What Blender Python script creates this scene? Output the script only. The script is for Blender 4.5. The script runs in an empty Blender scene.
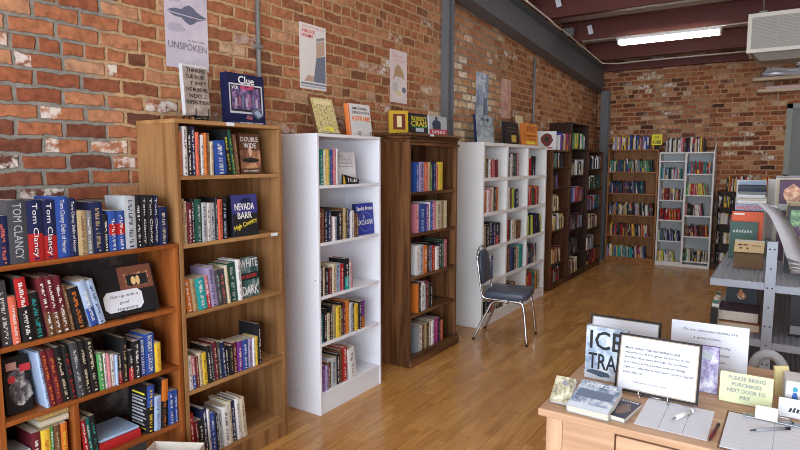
import bpy, bmesh, math, random
from mathutils import Matrix, Vector
random.seed(7)
R = math.radians
SC = bpy.context.scene
COL = SC.collection
# ------------------------------------------------------------------ camera
F, HC, PX, PY = 580.0, 1.65, 785.0, 163.0
pitch = math.atan((225 - PY) / F)
yaw = math.atan2(PX - 400, F / math.cos(pitch))
cr = Vector((math.cos(yaw), math.sin(yaw), 0))
cf = Vector((-math.sin(yaw) * math.cos(pitch), math.cos(yaw) * math.cos(pitch), -math.sin(pitch)))
cu = cr.cross(cf)
CAM = Vector((0, 0, HC))
cd = bpy.data.cameras.new('camera'); co = bpy.data.objects.new('camera', cd); COL.objects.link(co)
cd.sensor_width = 36; cd.lens = F / 800 * 36; cd.clip_end = 100
co.matrix_world = Matrix(((cr.x, cu.x, -cf.x, 0), (cr.y, cu.y, -cf.y, 0), (cr.z, cu.z, -cf.z, HC), (0, 0, 0, 1)))
SC.camera = co
def ray(x, y): return cr * (x - 400) + cu * (225 - y) + cf * F
def at_x(x, y, X): d = ray(x, y); return CAM + d * (X / d.x)
def at_y(x, y, Y): d = ray(x, y); return CAM + d * (Y / d.y)
def at_z(x, y, z=0): d = ray(x, y); return CAM + d * ((z - HC) / d.z)
def y_on(px, X, z):            # world y of photo column px on the plane x = X at height z
    k = px - 400; m = cr * F - cf * k
    return -(X * m.x + (z - HC) * m.z) / m.y
def x_on(px, Y, z):
    k = px - 400; m = cr * F - cf * k
    return -(Y * m.y + (z - HC) * m.z) / m.x

# ------------------------------------------------------------------ materials
class NT:
    def __init__(s, name):
        s.m = bpy.data.materials.new(name); s.m.use_nodes = True
        s.t = s.m.node_tree; s.t.nodes.clear()
        s.out = s.t.nodes.new('ShaderNodeOutputMaterial')
        s.b = s.t.nodes.new('ShaderNodeBsdfPrincipled'); s.lk(s.b.outputs[0], s.out.inputs[0])
    def lk(s, a, b): s.t.links.new(a, b)
    def n(s, typ, **k):
        nd = s.t.nodes.new('ShaderNode' + typ)
        for a, v in k.items(): setattr(nd, a, v)
        return nd
    def put(s, sock, v):
        if isinstance(v, (int, float)): sock.default_value = v
        elif isinstance(v, (tuple, list)): sock.default_value = v
        else: s.lk(v, sock)
    def math(s, op, a, b=0.0, c=0.0):
        nd = s.n('Math', operation=op); s.put(nd.inputs[0], a); s.put(nd.inputs[1], b); s.put(nd.inputs[2], c); return nd.outputs[0]
    def noise(s, vec, scale, detail=3, rough=.55):
        nd = s.n('TexNoise'); s.put(nd.inputs['Vector'], vec); nd.inputs['Scale'].default_value = scale
        nd.inputs['Detail'].default_value = detail; nd.inputs['Roughness'].default_value = rough; return nd.outputs['Fac']
    def rng(s, v, a, b, c=0, d=1, smooth=True):
        nd = s.n('MapRange'); nd.interpolation_type = 'SMOOTHSTEP' if smooth else 'LINEAR'
        s.put(nd.inputs[0], v); nd.inputs[1].default_value = a; nd.inputs[2].default_value = b
        nd.inputs[3].default_value = c; nd.inputs[4].default_value = d; return nd.outputs[0]
    def ramp(s, v, stops, const=False):
        nd = s.n('ValToRGB'); e = nd.color_ramp.elements
        nd.color_ramp.interpolation = 'CONSTANT' if const else 'LINEAR'
        while len(e) < len(stops): e.new(.5)
        for el, (p, c) in zip(e, stops): el.position = p; el.color = (*c, 1)
        s.put(nd.inputs[0], v); return nd.outputs[0]
    def mix(s, f, a, b, mode='MIX'):
        nd = s.n('Mix', data_type='RGBA', blend_type=mode); s.put(nd.inputs[0], f)
        for i, v in ((6, a), (7, b)):
            s.put(nd.inputs[i], (*v, 1) if isinstance(v, tuple) and len(v) == 3 else v)
        return nd.outputs[2]
    def obj(s): return s.n('TexCoord').outputs['Object']
    def xyz(s, v):
        nd = s.n('SeparateXYZ'); s.put(nd.inputs[0], v); return nd.outputs
    def comb(s, x, y, z=0.0):
        nd = s.n('CombineXYZ'); s.put(nd.inputs[0], x); s.put(nd.inputs[1], y); s.put(nd.inputs[2], z); return nd.outputs[0]
    def wn(s, vec):
        nd = s.n('TexWhiteNoise', noise_dimensions='3D'); s.put(nd.inputs['Vector'], vec); return nd.outputs['Value']
    def bump(s, h, st=.4, dist=.01):
        nd = s.n('Bump'); nd.inputs['Strength'].default_value = st; nd.inputs['Distance'].default_value = dist
        s.put(nd.inputs['Height'], h); s.lk(nd.outputs[0], s.b.inputs['Normal'])
    def done(s, color=None, rough=.5, spec=None, metal=0):
        if color is not None: s.put(s.b.inputs['Base Color'], (*color, 1) if isinstance(color, tuple) and len(color) == 3 else color)
        s.put(s.b.inputs['Roughness'], rough); s.b.inputs['Metallic'].default_value = metal
        if spec is not None: s.b.inputs['Specular IOR Level'].default_value = spec
        return s.m
_pm = {}
def plain(name, c, rough=.5, metal=0, spec=.2, var=0.06):
    if name in _pm: return _pm[name]
    t = NT(name)
    if var:
        f = t.noise(t.obj(), 35, 2)
        col = t.mix(f, tuple(max(0, x * (1 - var)) for x in c), tuple(min(1, x * (1 + var)) for x in c))
    else: col = c
    _pm[name] = t.done(col, rough, spec, metal); return _pm[name]
def glow(name, c, s):
    t = NT(name); t.b.inputs['Emission Color'].default_value = (*c, 1); t.b.inputs['Emission Strength'].default_value = s
    return t.done((.8, .8, .8), .5)
def wood(name, dark, light, grain='Z', rough=.45, ring=7, fine=60, knots=False):
    t = NT(name); o = t.xyz(t.obj())
    k = {'X': (.06, 1, 1), 'Y': (1, .06, 1), 'Z': (1, 1, .06)}[grain]
    rnd = t.n('ObjectInfo').outputs['Random']
    v = t.comb(t.math('ADD', t.math('MULTIPLY', o[0], k[0]), t.math('MULTIPLY', rnd, 3.0)), t.math('MULTIPLY', o[1], k[1]), t.math('MULTIPLY', o[2], k[2]))
    a = t.noise(v, ring, 3, .6); b = t.noise(v, fine, 3, .6)
    w = t.math('FRACT', t.math('MULTIPLY', a, 5.0)); w = t.math('ABSOLUTE', t.math('SUBTRACT', w, .5))
    f = t.math('ADD', t.math('MULTIPLY', w, 1.0), t.math('MULTIPLY', b, .7))
    col = t.mix(t.rng(f, .2, 1.0), dark, light)
    if knots:
        vo = t.n('TexVoronoi'); t.put(vo.inputs['Vector'], t.comb(t.math('MULTIPLY', o[0], 1 if k[0] == 1 else .35), t.math('MULTIPLY', o[1], 1 if k[1] == 1 else .35), t.math('MULTIPLY', o[2], 1 if k[2] == 1 else .35)))
        vo.inputs['Scale'].default_value = 4.5
        col = t.mix(t.rng(vo.outputs['Distance'], .06, .12, 1, 0), col, tuple(x * .3 for x in dark))
    t.bump(b, .08, .002)
    return t.done(col, rough, .2)
def brick(name, ax):
    t = NT(name); o = t.xyz(t.obj()); u0, v0 = o[ax], o[2]
    P = t.comb(u0, v0, 3.7 if ax else 9.1)
    n1 = t.math('SUBTRACT', t.noise(P, 5, 2), .5); n2 = t.math('SUBTRACT', t.noise(P, 48, 2), .5); n3 = t.math('SUBTRACT', t.noise(t.comb(v0, u0, 5.0), 7, 2), .5)
    u = t.math('ADD', u0, t.math('ADD', t.math('MULTIPLY', n1, .03), t.math('MULTIPLY', n2, .016)))
    v = t.math('ADD', v0, t.math('ADD', t.math('MULTIPLY', n3, .03), t.math('MULTIPLY', n2, .013)))
    CH, CL = .0735, .202
    vr = t.math('DIVIDE', v, CH); row = t.math('FLOOR', vr); fv = t.math('FRACT', vr)
    head = t.math('LESS_THAN', t.wn(t.comb(row, 71.0, 3.0)), .13)
    cl = t.math('SUBTRACT', CL, t.math('MULTIPLY', head, CL * .48))
    us = t.math('ADD', t.math('DIVIDE', u, cl), t.math('ADD', t.math('MULTIPLY', t.math('MODULO', row, 2.0), .5), t.math('MULTIPLY', t.wn(t.comb(row, 3.0, 1.0)), .16)))
    us = t.math('ADD', us, 50.0)
    col = t.math('FLOOR', us); fu = t.math('FRACT', us)
    du = t.math('MULTIPLY', t.math('MINIMUM', fu, t.math('SUBTRACT', 1.0, fu)), cl)
    dv = t.math('MULTIPLY', t.math('MINIMUM', fv, t.math('SUBTRACT', 1.0, fv)), CH)
    d = t.math('MINIMUM', du, dv)
    mask = t.rng(t.math('ADD', d, t.math('MULTIPLY', t.math('SUBTRACT', t.noise(P, 22, 2), .5), .011)), .0055, .0115)
    idn = t.wn(t.comb(col, row, 7.0)); idb = t.wn(t.comb(col, row, 19.0))
    c1 = t.ramp(idn, [(0, (.085, .036, .028)), (.1, (.17, .06, .038)), (.3, (.25, .083, .043)), (.55, (.33, .118, .056)), (.8, (.38, .158, .078)), (.95, (.43, .22, .12)), (1, (.50, .36, .24))])
    big = t.noise(P, .9, 2)
    pale = t.ramp(idb, [(0, (.40, .17, .085)), (.35, (.50, .27, .14)), (.6, (.56, .38, .22)), (.85, (.62, .50, .34)), (1, (.70, .63, .50))])
    if ax == 1: c1 = t.mix(t.rng(u0, 1.5, 2.2, 0, .28), c1, (.42, .19, .088))
    if ax == 1:
        pm = t.math('MULTIPLY', t.rng(u0, 4.3, 5.2), t.rng(u0, 6.1, 6.6, 1, 0))
        pm = t.math('MULTIPLY', pm, t.math('MULTIPLY', t.rng(v0, 2.35, 2.95, 1, .25), t.rng(big, .3, .5, .75, 1)))
    else:
        pm = t.math('MULTIPLY', t.rng(big, .52, .62), t.math('LESS_THAN', idb, .45))
    c = t.mix(pm, c1, pale)
    mot = t.noise(P, 24, 4, .65)
    c = t.mix(1.0, c, t.ramp(mot, [(.22, (.5, .48, .47)), (.5, (1, 1, 1)), (.78, (1.45, 1.42, 1.4))]), 'MULTIPLY')
    ww = t.math('MULTIPLY', t.rng(t.noise(P, 16, 4, .7), .42, .6), t.math('GREATER_THAN', idb, t.rng(u0, 1.2, 1.9, .66, .93) if ax == 1 else .84))
    reg = t.rng(t.noise(P, 1.3, 1), .45, .6)
    ww = t.math('MULTIPLY', ww, reg if ax == 0 else t.math('ADD', t.math('MULTIPLY', reg, .5), .5))
    c = t.mix(ww, c, (.66, .60, .54))
    if ax == 1: gm = t.math('MAXIMUM', t.rng(t.math('ADD', u0, t.math('MULTIPLY', n1, .8)), 1.5, 1.75, 1, 0), t.math('MULTIPLY', t.rng(u0, 4.6, 5.2), t.rng(u0, 6.2, 6.5, .75, 0)))
    else: gm = t.rng(big, .5, .6, 0, .6)
    mort = t.mix(gm, (.44, .285, .155), (.225, .21, .18))
    mort = t.mix(1.0, mort, t.ramp(t.noise(P, 30, 3), [(.25, (.7, .7, .7)), (.7, (1.2, 1.2, 1.2))]), 'MULTIPLY')
    c = t.mix(mask, mort, c)
    t.bump(t.math('ADD', mask, t.math('MULTIPLY', mot, .5)), .7, .012)
    return t.done(c, .9, .08)
def floor_mat():
    t = NT('laminate'); o = t.xyz(t.obj()); x, y = o[0], o[1]
    W, L = .066, .42
    xr = t.math('DIVIDE', x, W); row = t.math('FLOOR', xr)
    yr = t.math('ADD', t.math('DIVIDE', y, L), t.math('MULTIPLY', t.wn(t.comb(row, 2.0, 5.0)), 7.0)); colm = t.math('FLOOR', yr)
    idn = t.wn(t.comb(row, colm, 3.0))
    c = t.ramp(idn, [(0, (.43, .20, .055)), (.5, (.50, .245, .07)), (1, (.57, .295, .09))])
    g = t.noise(t.comb(t.math('MULTIPLY', x, 1.0), t.math('MULTIPLY', y, .07), idn), 42, 4, .6)
    c = t.mix(1.0, c, t.ramp(g, [(.3, (.74, .70, .66)), (.65, (1.12, 1.12, 1.12))]), 'MULTIPLY')
    fx = t.math('FRACT', t.math('DIVIDE', x, W * 3)); dx = t.math('MINIMUM', fx, t.math('SUBTRACT', 1.0, fx))
    fx1 = t.math('FRACT', xr); dx1 = t.math('MINIMUM', fx1, t.math('SUBTRACT', 1.0, fx1))
    fy = t.math('FRACT', yr); dy = t.math('MULTIPLY', t.math('MINIMUM', fy, t.math('SUBTRACT', 1.0, fy)), L)
    gap = t.math('MAXIMUM', t.rng(dx, .004, .012, .55, 0), t.math('MAXIMUM', t.rng(dy, .001, .003, .3, 0), t.rng(dx1, .01, .03, .22, 0)))
    c = t.mix(gap, c, (.16, .075, .03))
    sm = t.noise(t.comb(x, y, 0.0), 1.7, 3)
    return t.done(c, t.rng(sm, .3, .7, .2, .3), .5)
WHITE = plain('white_laminate', (.74, .745, .79), .38, var=.01)
WHITE2 = plain('grey_white_laminate', (.74, .73, .72), .45, var=.02)
OAKV = wood('oak_upright', (.175, .08, .028), (.335, .172, .07), 'Z', .5, 4, 95)
OAKH = wood('oak_level', (.26, .125, .045), (.44, .245, .10), 'Y', .5, 4, 95)
PINEV = wood('pine_upright', (.19, .05, .011), (.34, .108, .027), 'Z', .35, 5, 40, True)
PINEH = wood('pine_level', (.19, .05, .011), (.33, .10, .025), 'Y', .35, 5, 40)
DARKV = wood('stained_upright', (.05, .02, .008), (.20, .09, .037), 'Z', .4, 5, 50, True)
DARKH = wood('stained_level', (.055, .024, .011), (.20, .09, .037), 'Y', .4, 5, 50)
BRNV = wood('brown_upright', (.06, .023, .009), (.12, .048, .018), 'Z', .4)
BRNH = wood('brown_level', (.05, .021, .009), (.10, .042, .017), 'Y', .4)
ESPV = wood('espresso_upright', (.025, .011, .008), (.055, .026, .017), 'Z', .4)
ESPH = wood('espresso_level', (.022, .01, .007), (.05, .023, .015), 'Y', .4)
HONV = wood('honey_upright', (.22, .085, .028), (.36, .16, .055), 'Z', .4)
HONH = wood('honey_level', (.26, .10, .034), (.40, .18, .065), 'Y', .4)
DESK = wood('desk_oak', (.43, .255, .15), (.60, .39, .245), 'X', .4, 6, 50)
DESKV = wood('desk_oak_upright', (.43, .255, .15), (.60, .39, .245), 'Z', .4, 6, 50)
BLACKM = plain('black_metal', (.009, .009, .010), .5, .0)
CHROME = plain('chrome', (.62, .63, .66), .18, 1, var=0)
GALV = plain('grey_painted_steel', (.30, .325, .37), .5, .15, var=.05)
BEAM = plain('grey_beam_paint', (.135, .14, .15), .5, .0, var=.1)
PIPE = plain('grey_conduit', (.22, .22, .215), .5, .4)
OXIDE = plain('red_oxide_steel', (.125, .042, .034), .55, .0, var=.12)
PAPER = plain('paper', (.70, .725, .79), .7, var=.01)
PAGES = plain('page_edges', (.55, .46, .33), .85, var=.12)
PAGEW = plain('white_page_edges', (.62, .57, .48), .85, var=.1)
RUBBER = plain('black_rubber', (.02, .015, .013), .7)
PAL = dict(K=('black', (.014, .014, .016)), C=('charcoal', (.055, .057, .065)), N=('navy', (.014, .02, .07)), B=('blue', (.025, .07, .29)), L=('pale blue', (.34, .45, .64)),
    W=('white', (.68, .67, .66)), I=('cream', (.55, .48, .34)), G=('green', (.06, .26, .075)), T=('teal', (.015, .17, .16)), Q=('turquoise', (.02, .30, .30)), R=('red', (.38, .018, .02)),
    M=('maroon', (.12, .016, .025)), O=('orange', (.55, .15, .025)), Y=('yellow', (.66, .45, .045)), P=('purple', (.16, .035, .25)), V=('lavender', (.31, .26, .43)), U=('brown', (.12, .055, .028)),
    A=('tan', (.38, .28, .15)), E=('grey', (.20, .21, .225)), S=('silver grey', (.40, .43, .45)), F=('pink', (.50, .17, .21)), D=('dark green', (.015, .07, .05)), X=('coral', (.62, .13, .075)), J=('lime', (.45, .52, .06)), Z=('magenta', (.30, .02, .19)))
def PM(c): return plain('cover_' + PAL[c][0].replace(' ', '_'), PAL[c][1], .42, spec=.25, var=.1)

# ------------------------------------------------------------------ mesh building
class MB:
    def __init__(s): s.v = []; s.f = []; s.mi = []; s.ms = []; s.sm = []
    def mid(s, m):
        if m not in s.ms: s.ms.append(m)
        return s.ms.index(m)
    def add(s, vs, fs, m, M=None, smooth=False):
        b = len(s.v)
        for p in vs:
            p = Vector(p); s.v.append(tuple(M @ p) if M else tuple(p))
        k = s.mid(m) if not isinstance(m, list) else None
        for i, f in enumerate(fs):
            s.f.append(tuple(b + j for j in f)); s.mi.append(k if k is not None else s.mid(m[i])); s.sm.append(smooth)
        return s
    def box(s, x0, x1, y0, y1, z0, z1, m, M=None, bev=0):
        if bev <= 0 or min(abs(x1 - x0), abs(y1 - y0), abs(z1 - z0)) < bev * 2.2:
            vs = [(x, y, z) for x in (x0, x1) for y in (y0, y1) for z in (z0, z1)]
            return s.add(vs, [(0, 1, 3, 2), (4, 6, 7, 5), (0, 4, 5, 1), (2, 3, 7, 6), (0, 2, 6, 4), (1, 5, 7, 3)], m, M)
        bm = bmesh.new(); bmesh.ops.create_cube(bm, size=1)
        for q in bm.verts: q.co = Vector(((x0 + x1) / 2 + q.co.x * (x1 - x0), (y0 + y1) / 2 + q.co.y * (y1 - y0), (z0 + z1) / 2 + q.co.z * (z1 - z0)))
        bmesh.ops.bevel(bm, geom=bm.edges[:], offset=bev, segments=2, affect='EDGES', profile=.5)
        bm.verts.index_update()
        s.add([q.co.copy() for q in bm.verts], [tuple(q.index for q in f.verts) for f in bm.faces], m, M, False); bm.free(); return s
    def prism(s, poly, h0, h1, m, M=None):     # polygon in local xy extruded along z
        n = len(poly); vs = [(x, y, h0) for x, y in poly] + [(x, y, h1) for x, y in poly]
        fs = [tuple(range(n - 1, -1, -1)), tuple(range(n, 2 * n))] + [(i, (i + 1) % n, n + (i + 1) % n, n + i) for i in range(n)]
        return s.add(vs, fs, m, M)
    def tube(s, pts, r, m, n=8, M=None, closed=False, flat=1.0):
        P = [Vector(p) for p in pts]; N = len(P); vs = []; up = None
        for i, p in enumerate(P):
            a = P[i - 1] if (i > 0 or closed) else p; b = P[(i + 1) % N] if (i < N - 1 or closed) else p
            d = (b - a).normalized()
            if up is None: up = d.orthogonal().normalized()
            up = (up - d * up.dot(d)).normalized(); w = d.cross(up)
            for k in range(n):
                an = 2 * math.pi * k / n; vs.append(p + up * (r * math.cos(an)) + w * (r * flat * math.sin(an)))
        fs = []
        for i in range(N if closed else N - 1):
            for k in range(n):
                j = (i + 1) % N; fs.append((i * n + k, i * n + (k + 1) % n, j * n + (k + 1) % n, j * n + k))
        if not closed: fs += [tuple(range(n - 1, -1, -1)), tuple(range((N - 1) * n, N * n))]
        return s.add(vs, fs, m, M, True)
    def build(s, name, parent=None, M=None):
        me = bpy.data.meshes.new(name); me.from_pydata(s.v, [], s.f)
        for m in s.ms: me.materials.append(m)
        me.polygons.foreach_set('material_index', s.mi); me.polygons.foreach_set('use_smooth', s.sm)
        bm = bmesh.new(); bm.from_mesh(me); bmesh.ops.recalc_face_normals(bm, faces=bm.faces); bm.to_mesh(me); bm.free(); me.update()
        o = bpy.data.objects.new(name, me); COL.objects.link(o)
        if parent: o.parent = parent
        if M is not None: o.matrix_basis = M
        return o
def bx(name, b, m, parent=None, M=None, bev=0): return MB().box(*b, m, bev=bev).build(name, parent, M)
def arc(c, r, a0, a1, n, ax=(0, 1)):            # points on an arc in the plane of axes ax about c
    out = []
    for i in range(n + 1):
        a = R(a0 + (a1 - a0) * i / n); p = list(c); p[ax[0]] += r * math.cos(a); p[ax[1]] += r * math.sin(a); out.append(tuple(p))
    return out
def tag(o, label, cat, group=None):
    o['label'] = label; o['category'] = cat
    if group: o['group'] = group
    return o
def struct(o): o['kind'] = 'structure'; return o
def thing(name, label, cat, M=None, group=None):
    o = bpy.data.objects.new(name, None); COL.objects.link(o); o.empty_display_size = .1
    if M is not None: o.matrix_basis = M
    return tag(o, label, cat, group)
T = Matrix.Translation
def RZ(a): return Matrix.Rotation(R(a), 4, 'Z')
def RX(a): return Matrix.Rotation(R(a), 4, 'X')
def RY(a): return Matrix.Rotation(R(a), 4, 'Y')
FACE = Matrix(((0, 0, 1, 0), (1, 0, 0, 0), (0, 1, 0, 0), (0, 0, 0, 1)))     # drawing plane xy -> face looking along +x (x -> y, y -> z)
_texts = []
def text(body, parent, M, w, h, m, name='lettering', align='L', depth=0.0006, bold=0):
    """Lettering fitted into a w by h box whose lower left corner is the origin of M (drawing plane xy)."""
    cu_ = bpy.data.curves.new('txt', 'FONT'); cu_.body = body; cu_.extrude = 0.012 if bold == 0 else .02; cu_.offset = bold; cu_.resolution_u = 2; cu_.space_line = .85
    cu_.align_x = {'L': 'LEFT', 'C': 'CENTER'}[align]
    o = bpy.data.objects.new('txt', cu_); COL.objects.link(o); _texts.append((o, parent, M, w, h, m, name, depth))
def finish_texts():
    bpy.context.view_layer.update(); dg = bpy.context.evaluated_depsgraph_get()
    for o, parent, M, w, h, m, name, depth in _texts:
        me = bpy.data.meshes.new_from_object(o.evaluated_get(dg))
        xs = [v.co.x for v in me.vertices]; ys = [v.co.y for v in me.vertices]; zs = [v.co.z for v in me.vertices]
        x0, x1, y0, y1, z0, z1 = min(xs), max(xs), min(ys), max(ys), min(zs), max(zs)
        for v in me.vertices:
            v.co.x = (v.co.x - x0) / (x1 - x0) * w; v.co.y = (v.co.y - y0) / max(1e-6, y1 - y0) * h; v.co.z = (v.co.z - z0) / max(1e-6, z1 - z0) * depth
        me.materials.clear(); me.materials.append(m); me.name = name
        n = bpy.data.objects.new(name, me); COL.objects.link(n); n.parent = parent; n.matrix_basis = M
    for o, *_ in _texts: bpy.data.objects.remove(o)

# ------------------------------------------------------------------ books
INKS = {'K': 'W', 'C': 'S', 'N': 'W', 'B': 'W', 'L': 'N', 'W': 'K', 'I': 'M', 'G': 'W', 'T': 'W', 'Q': 'W', 'R': 'W', 'M': 'I', 'O': 'K', 'Y': 'K', 'P': 'W', 'V': 'N', 'U': 'A', 'A': 'U', 'E': 'W', 'S': 'N', 'F': 'M', 'D': 'I', 'X': 'W', 'J': 'D', 'Z': 'W'}
def spine_rows(h, rng):
    """Heights along the spine with the role of each: blank, letters of author or title, publisher's mark."""
    rows = [(.03 * h, '')]; z = .03 * h
    def run(zmax, lo, hi, kind):
        nonlocal z
        while z < zmax:
            k = rng.uniform(lo, hi) * h; rows.append((k, kind)); z += k
            g = rng.uniform(.006, .014) * h; rows.append((g, '')); z += g
    rows.append((.03 * h, 'logo')); z += .03 * h
    rows.append((.05 * h, '')); z += .05 * h
    run(rng.uniform(.34, .5) * h, .008, .02, 'ink')
    g = rng.uniform(.03, .09) * h; rows.append((g, '')); z += g
    run(rng.uniform(.8, .95) * h, .01, .028, 'ink')
    if z < h: rows.append((h - z, ''))
    return rows
def book_mesh(mb, t, h, d, cov, ink, band, bandpos, rng, M=None, detail=True, hard=True):
    b = .0022 if hard else .0009
    b = min(b, t * .2)
    prof = [(-d, 0), (-.003, 0), (0, t * .32), (0, t * .5), (0, t * .68), (-.003, t), (-d, t), (-d, t - b), (-b - .004, t - b), (-b - .004, b), (-d, b)]
    n = len(prof)
    rows = spine_rows(h, rng) if detail else [(h * .35, 'x'), (h * .3, 'ink'), (h * .35, 'x')]
    zs = [0.0]
    for r, _ in rows: zs.append(min(h, zs[-1] + r))
    zs[-1] = h
    vs = [(x, y, z) for z in zs for x, y in prof]; fs = []; ms = []
    for i in range(len(rows)):
        zc = (zs[i] + zs[i + 1]) / 2 / h
        inb = band and bandpos[0] <= zc <= bandpos[1]
        for k in range(n):
            j = (k + 1) % n; fs.append((i * n + k, i * n + j, (i + 1) * n + j, (i + 1) * n + k))
            mm = cov
            if inb and k in (1, 2, 3, 4): mm = band
            if rows[i][1] in ('ink', 'logo') and k in (2, 3) and rng.random() < .68: mm = ink
            ms.append(mm)
    top = (len(zs) - 1) * n
    for o in (0, top):
        for q in ((0, 1, 9, 10), (1, 2, 3, 4, 5, 8, 9), (5, 6, 7, 8)):
            fs.append(tuple(o + k for k in q)); ms.append(cov)
    mb.add(vs, fs, ms, M)
    return b
def page_mesh(mb, t, h, d, b, hard, m, M=None):
    i = .003 if hard else .0004
    mb.box(-d + i, -b - .0042, b + .0001, t - b - .0001, i, h - i, m, M)
NBOOK = [0]
ORD = 'first second third fourth fifth sixth seventh eighth ninth tenth eleventh twelfth thirteenth fourteenth fifteenth sixteenth seventeenth eighteenth nineteenth twentieth'.split() + ['twenty-first', 'twenty-second', 'twenty-third', 'twenty-fourth', 'twenty-fifth', 'twenty-sixth']
BANDPOS = {'t': (.55, 1), 'b': (0, .42), 'm': (.4, .68)}
def make_book(M, t, h, d, code, label, group, hard, rng, words=None, wfont=.75, cat='book', name='book', bandpos='b'):
    cov = PM(code[0]); ink = PM(code[1] if len(code) > 1 and code[1] != '-' else INKS[code[0]]); band = PM(code[2]) if len(code) > 2 else None
    mb = MB(); b = book_mesh(mb, t, h, d, cov, cov if words else ink, band, BANDPOS[bandpos], rng, hard=hard)
    o = mb.build(name, None, M); tag(o, label, cat, group)
    pm = MB(); page_mesh(pm, t, h, d, b, hard, PAGES if rng.random() < .6 else PAGEW); pm.build('pages', o)
    if words:      # reads downwards along the spine
        text(words, o, T((.0004, t * .26, h * .95)) @ FACE @ RZ(-90), h * .88, t * .46, ink)
    NBOOK[0] += 1
    return o
def hull(y, t, h, lean):
    a = R(lean); c, s = math.cos(a), math.sin(a)
    return [(y, 0), (y + t * c, t * s), (y + t * c - h * s, t * s + h * c), (y - h * s, h * c)] if lean >= 0 else \
           [(y - t * s * 0, -t * s), (y + t * c, 0), (y + t * c - h * s, h * c), (y - h * s, h * c - t * s)]
def clash(A, B):
    for P, Q in ((A, B), (B, A)):
        for i in range(4):
            ex, ey = P[(i + 1) % 4][0] - P[i][0], P[(i + 1) % 4][1] - P[i][1]; nx, ny = ey, -ex
            a = [p[0] * nx + p[1] * ny for p in P]; b = [p[0] * nx + p[1] * ny for p in Q]
            if max(a) <= min(b) + 1e-9 or max(b) <= min(a) + 1e-9: return False
    return True
def shelf_row(spec, where, group, X, z, zoom, depth, seed, hmax=.3, thin=.7, xset=.008, ymin=None, ymax=None):
    """spec: 'x colour top [flags]; ...; x' - where the spines stand along the shelf in one view of it, where their tops end."""
    rng = random.Random(seed); x0, y0, s = zoom[:3]; tk = zoom[3] if len(zoom) > 3 else 1
    items = [e.split() for e in spec.replace('\n', ' ').split(';')]; prev = []; k = 0; made = []
    xs = [x0 + float(e[0]) / s for e in items]
    for i, e in enumerate(items[:-1]):
        if e[1] == '-': continue
        ya, yb = y_on(xs[i], X, z), y_on(xs[i + 1], X, z)
        h = at_x((xs[i] * .6 + xs[i + 1] * .4), y0 + float(e[2]) / s, X).z - z
        h = max(.12, min(hmax, h)); flags = e[3:]; lean = 0; words = None; bp = 'b'; hard = h > .205
        for f in flags:
            if f[0] == 'a': lean = float(f[1:])
            elif f[0] == '"': words = f.strip('"').replace('_', ' ')
            elif f in 'tbm': bp = f
            elif f == 'H': hard = True
            elif f == 'p': hard = False
        h = h / max(.8, math.cos(R(lean)))
        h = min(h, (hmax + .004) / math.cos(R(lean)) - .02 * abs(math.sin(R(lean))))
        t = max(.007, (yb - ya) * tk * math.cos(R(lean)) - .0008); y = ya
        if ymin is not None: y = max(y, ymin + max(0, h * math.sin(R(lean))) if lean > 0 else ymin)
        g = 0
        while any(clash(p, hull(y, t, h, lean)) for p in prev[-5:]) and g < 300: y += .001; g += 1
        if g: y += .0005
        if ymax is not None and max(p[0] for p in hull(y, t, h, lean)) > ymax: continue
        prev.append(hull(y, t, h, lean))
        d = min(depth, max(.10, h * rng.uniform(.64, .70)))
        dx = rng.uniform(0, .012) if thin else 0
        zz = z + .0003 - (t * math.sin(R(lean)) if lean < 0 else 0)
        cname = PAL[e[1][0]][0]; bnd = f' with {PAL[e[1][2]][0]} band' if len(e[1]) > 2 else ''
        size = 'slim ' if t < .015 else ('thick ' if t > .042 else '')
        lb = f'{size}{cname} book{bnd}, {ORD[k]} from left on {where}'
        made.append(make_book(T((X - xset - dx, y, zz)) @ RX(lean), t, h, d, e[1], lb, group, hard, rng, words, bandpos=bp)); k += 1
    return made
def art_book(name, label, cat, M, w, h, t, cover, spine, prints=(), words=(), pages=PAGEW, group=None, hard=True, back=None, lift=True):
    """A book seen cover first: front cover on the plane x = 0 (y 0..w, z 0..h), spine at y = 0. prints: (polygon, material) on the cover, words: (text, y, z, w, h, material)."""
    if lift: M = T((0, 0, max(0, M.translation.z - (M @ Vector((-t, 0, 0))).z))) @ M
    o = thing(name, label, cat, M, group); b = .002
    MB().box(-b, 0, 0, w, 0, h, cover, bev=.0006).build('front_cover', o)
    MB().box(-t, -t + b, 0, w, 0, h, back or spine, bev=.0006).build('back_cover', o)
    MB().box(-t + b, -b, 0, .0025, 0, h, spine).build('spine', o)
    MB().box(-t + b, -b, .0026, w - .003, .003, h - .003, pages).build('pages', o)
    put_print(o, prints, words); return o
def put_print(o, prints, words, x=.0003, name='cover_print', off=(0, 0)):
    mb = MB()
    for i, (poly, m) in enumerate(prints):
        n = len(poly); e = x + .00012 * (i + 1)
        mb.add([(e, p[0] + off[0], p[1] + off[1]) for p in poly], [tuple(range(n))], m)
    if prints: mb.build(name, o)
    for wd in words:
        body, y, z, w, h, m = wd[:6]
        text(body, o, T((x + .00012 * (len(prints) + 2), y + off[0], z + off[1])) @ FACE, w, h, m, bold=.012 if len(wd) > 6 else 0, align='C')
def rect(y0, z0, y1, z1): return [(y0, z0), (y1, z0), (y1, z1), (y0, z1)]
def blob(cy, cz, ry, rz, n=14, seed=0, rough=.0):
    rg = random.Random(seed)
    return [(cy + ry * math.cos(2 * math.pi * i / n) * (1 + rg.uniform(-rough, rough)), cz + rz * math.sin(2 * math.pi * i / n) * (1 + rg.uniform(-rough, rough))) for i in range(n)]
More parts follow.
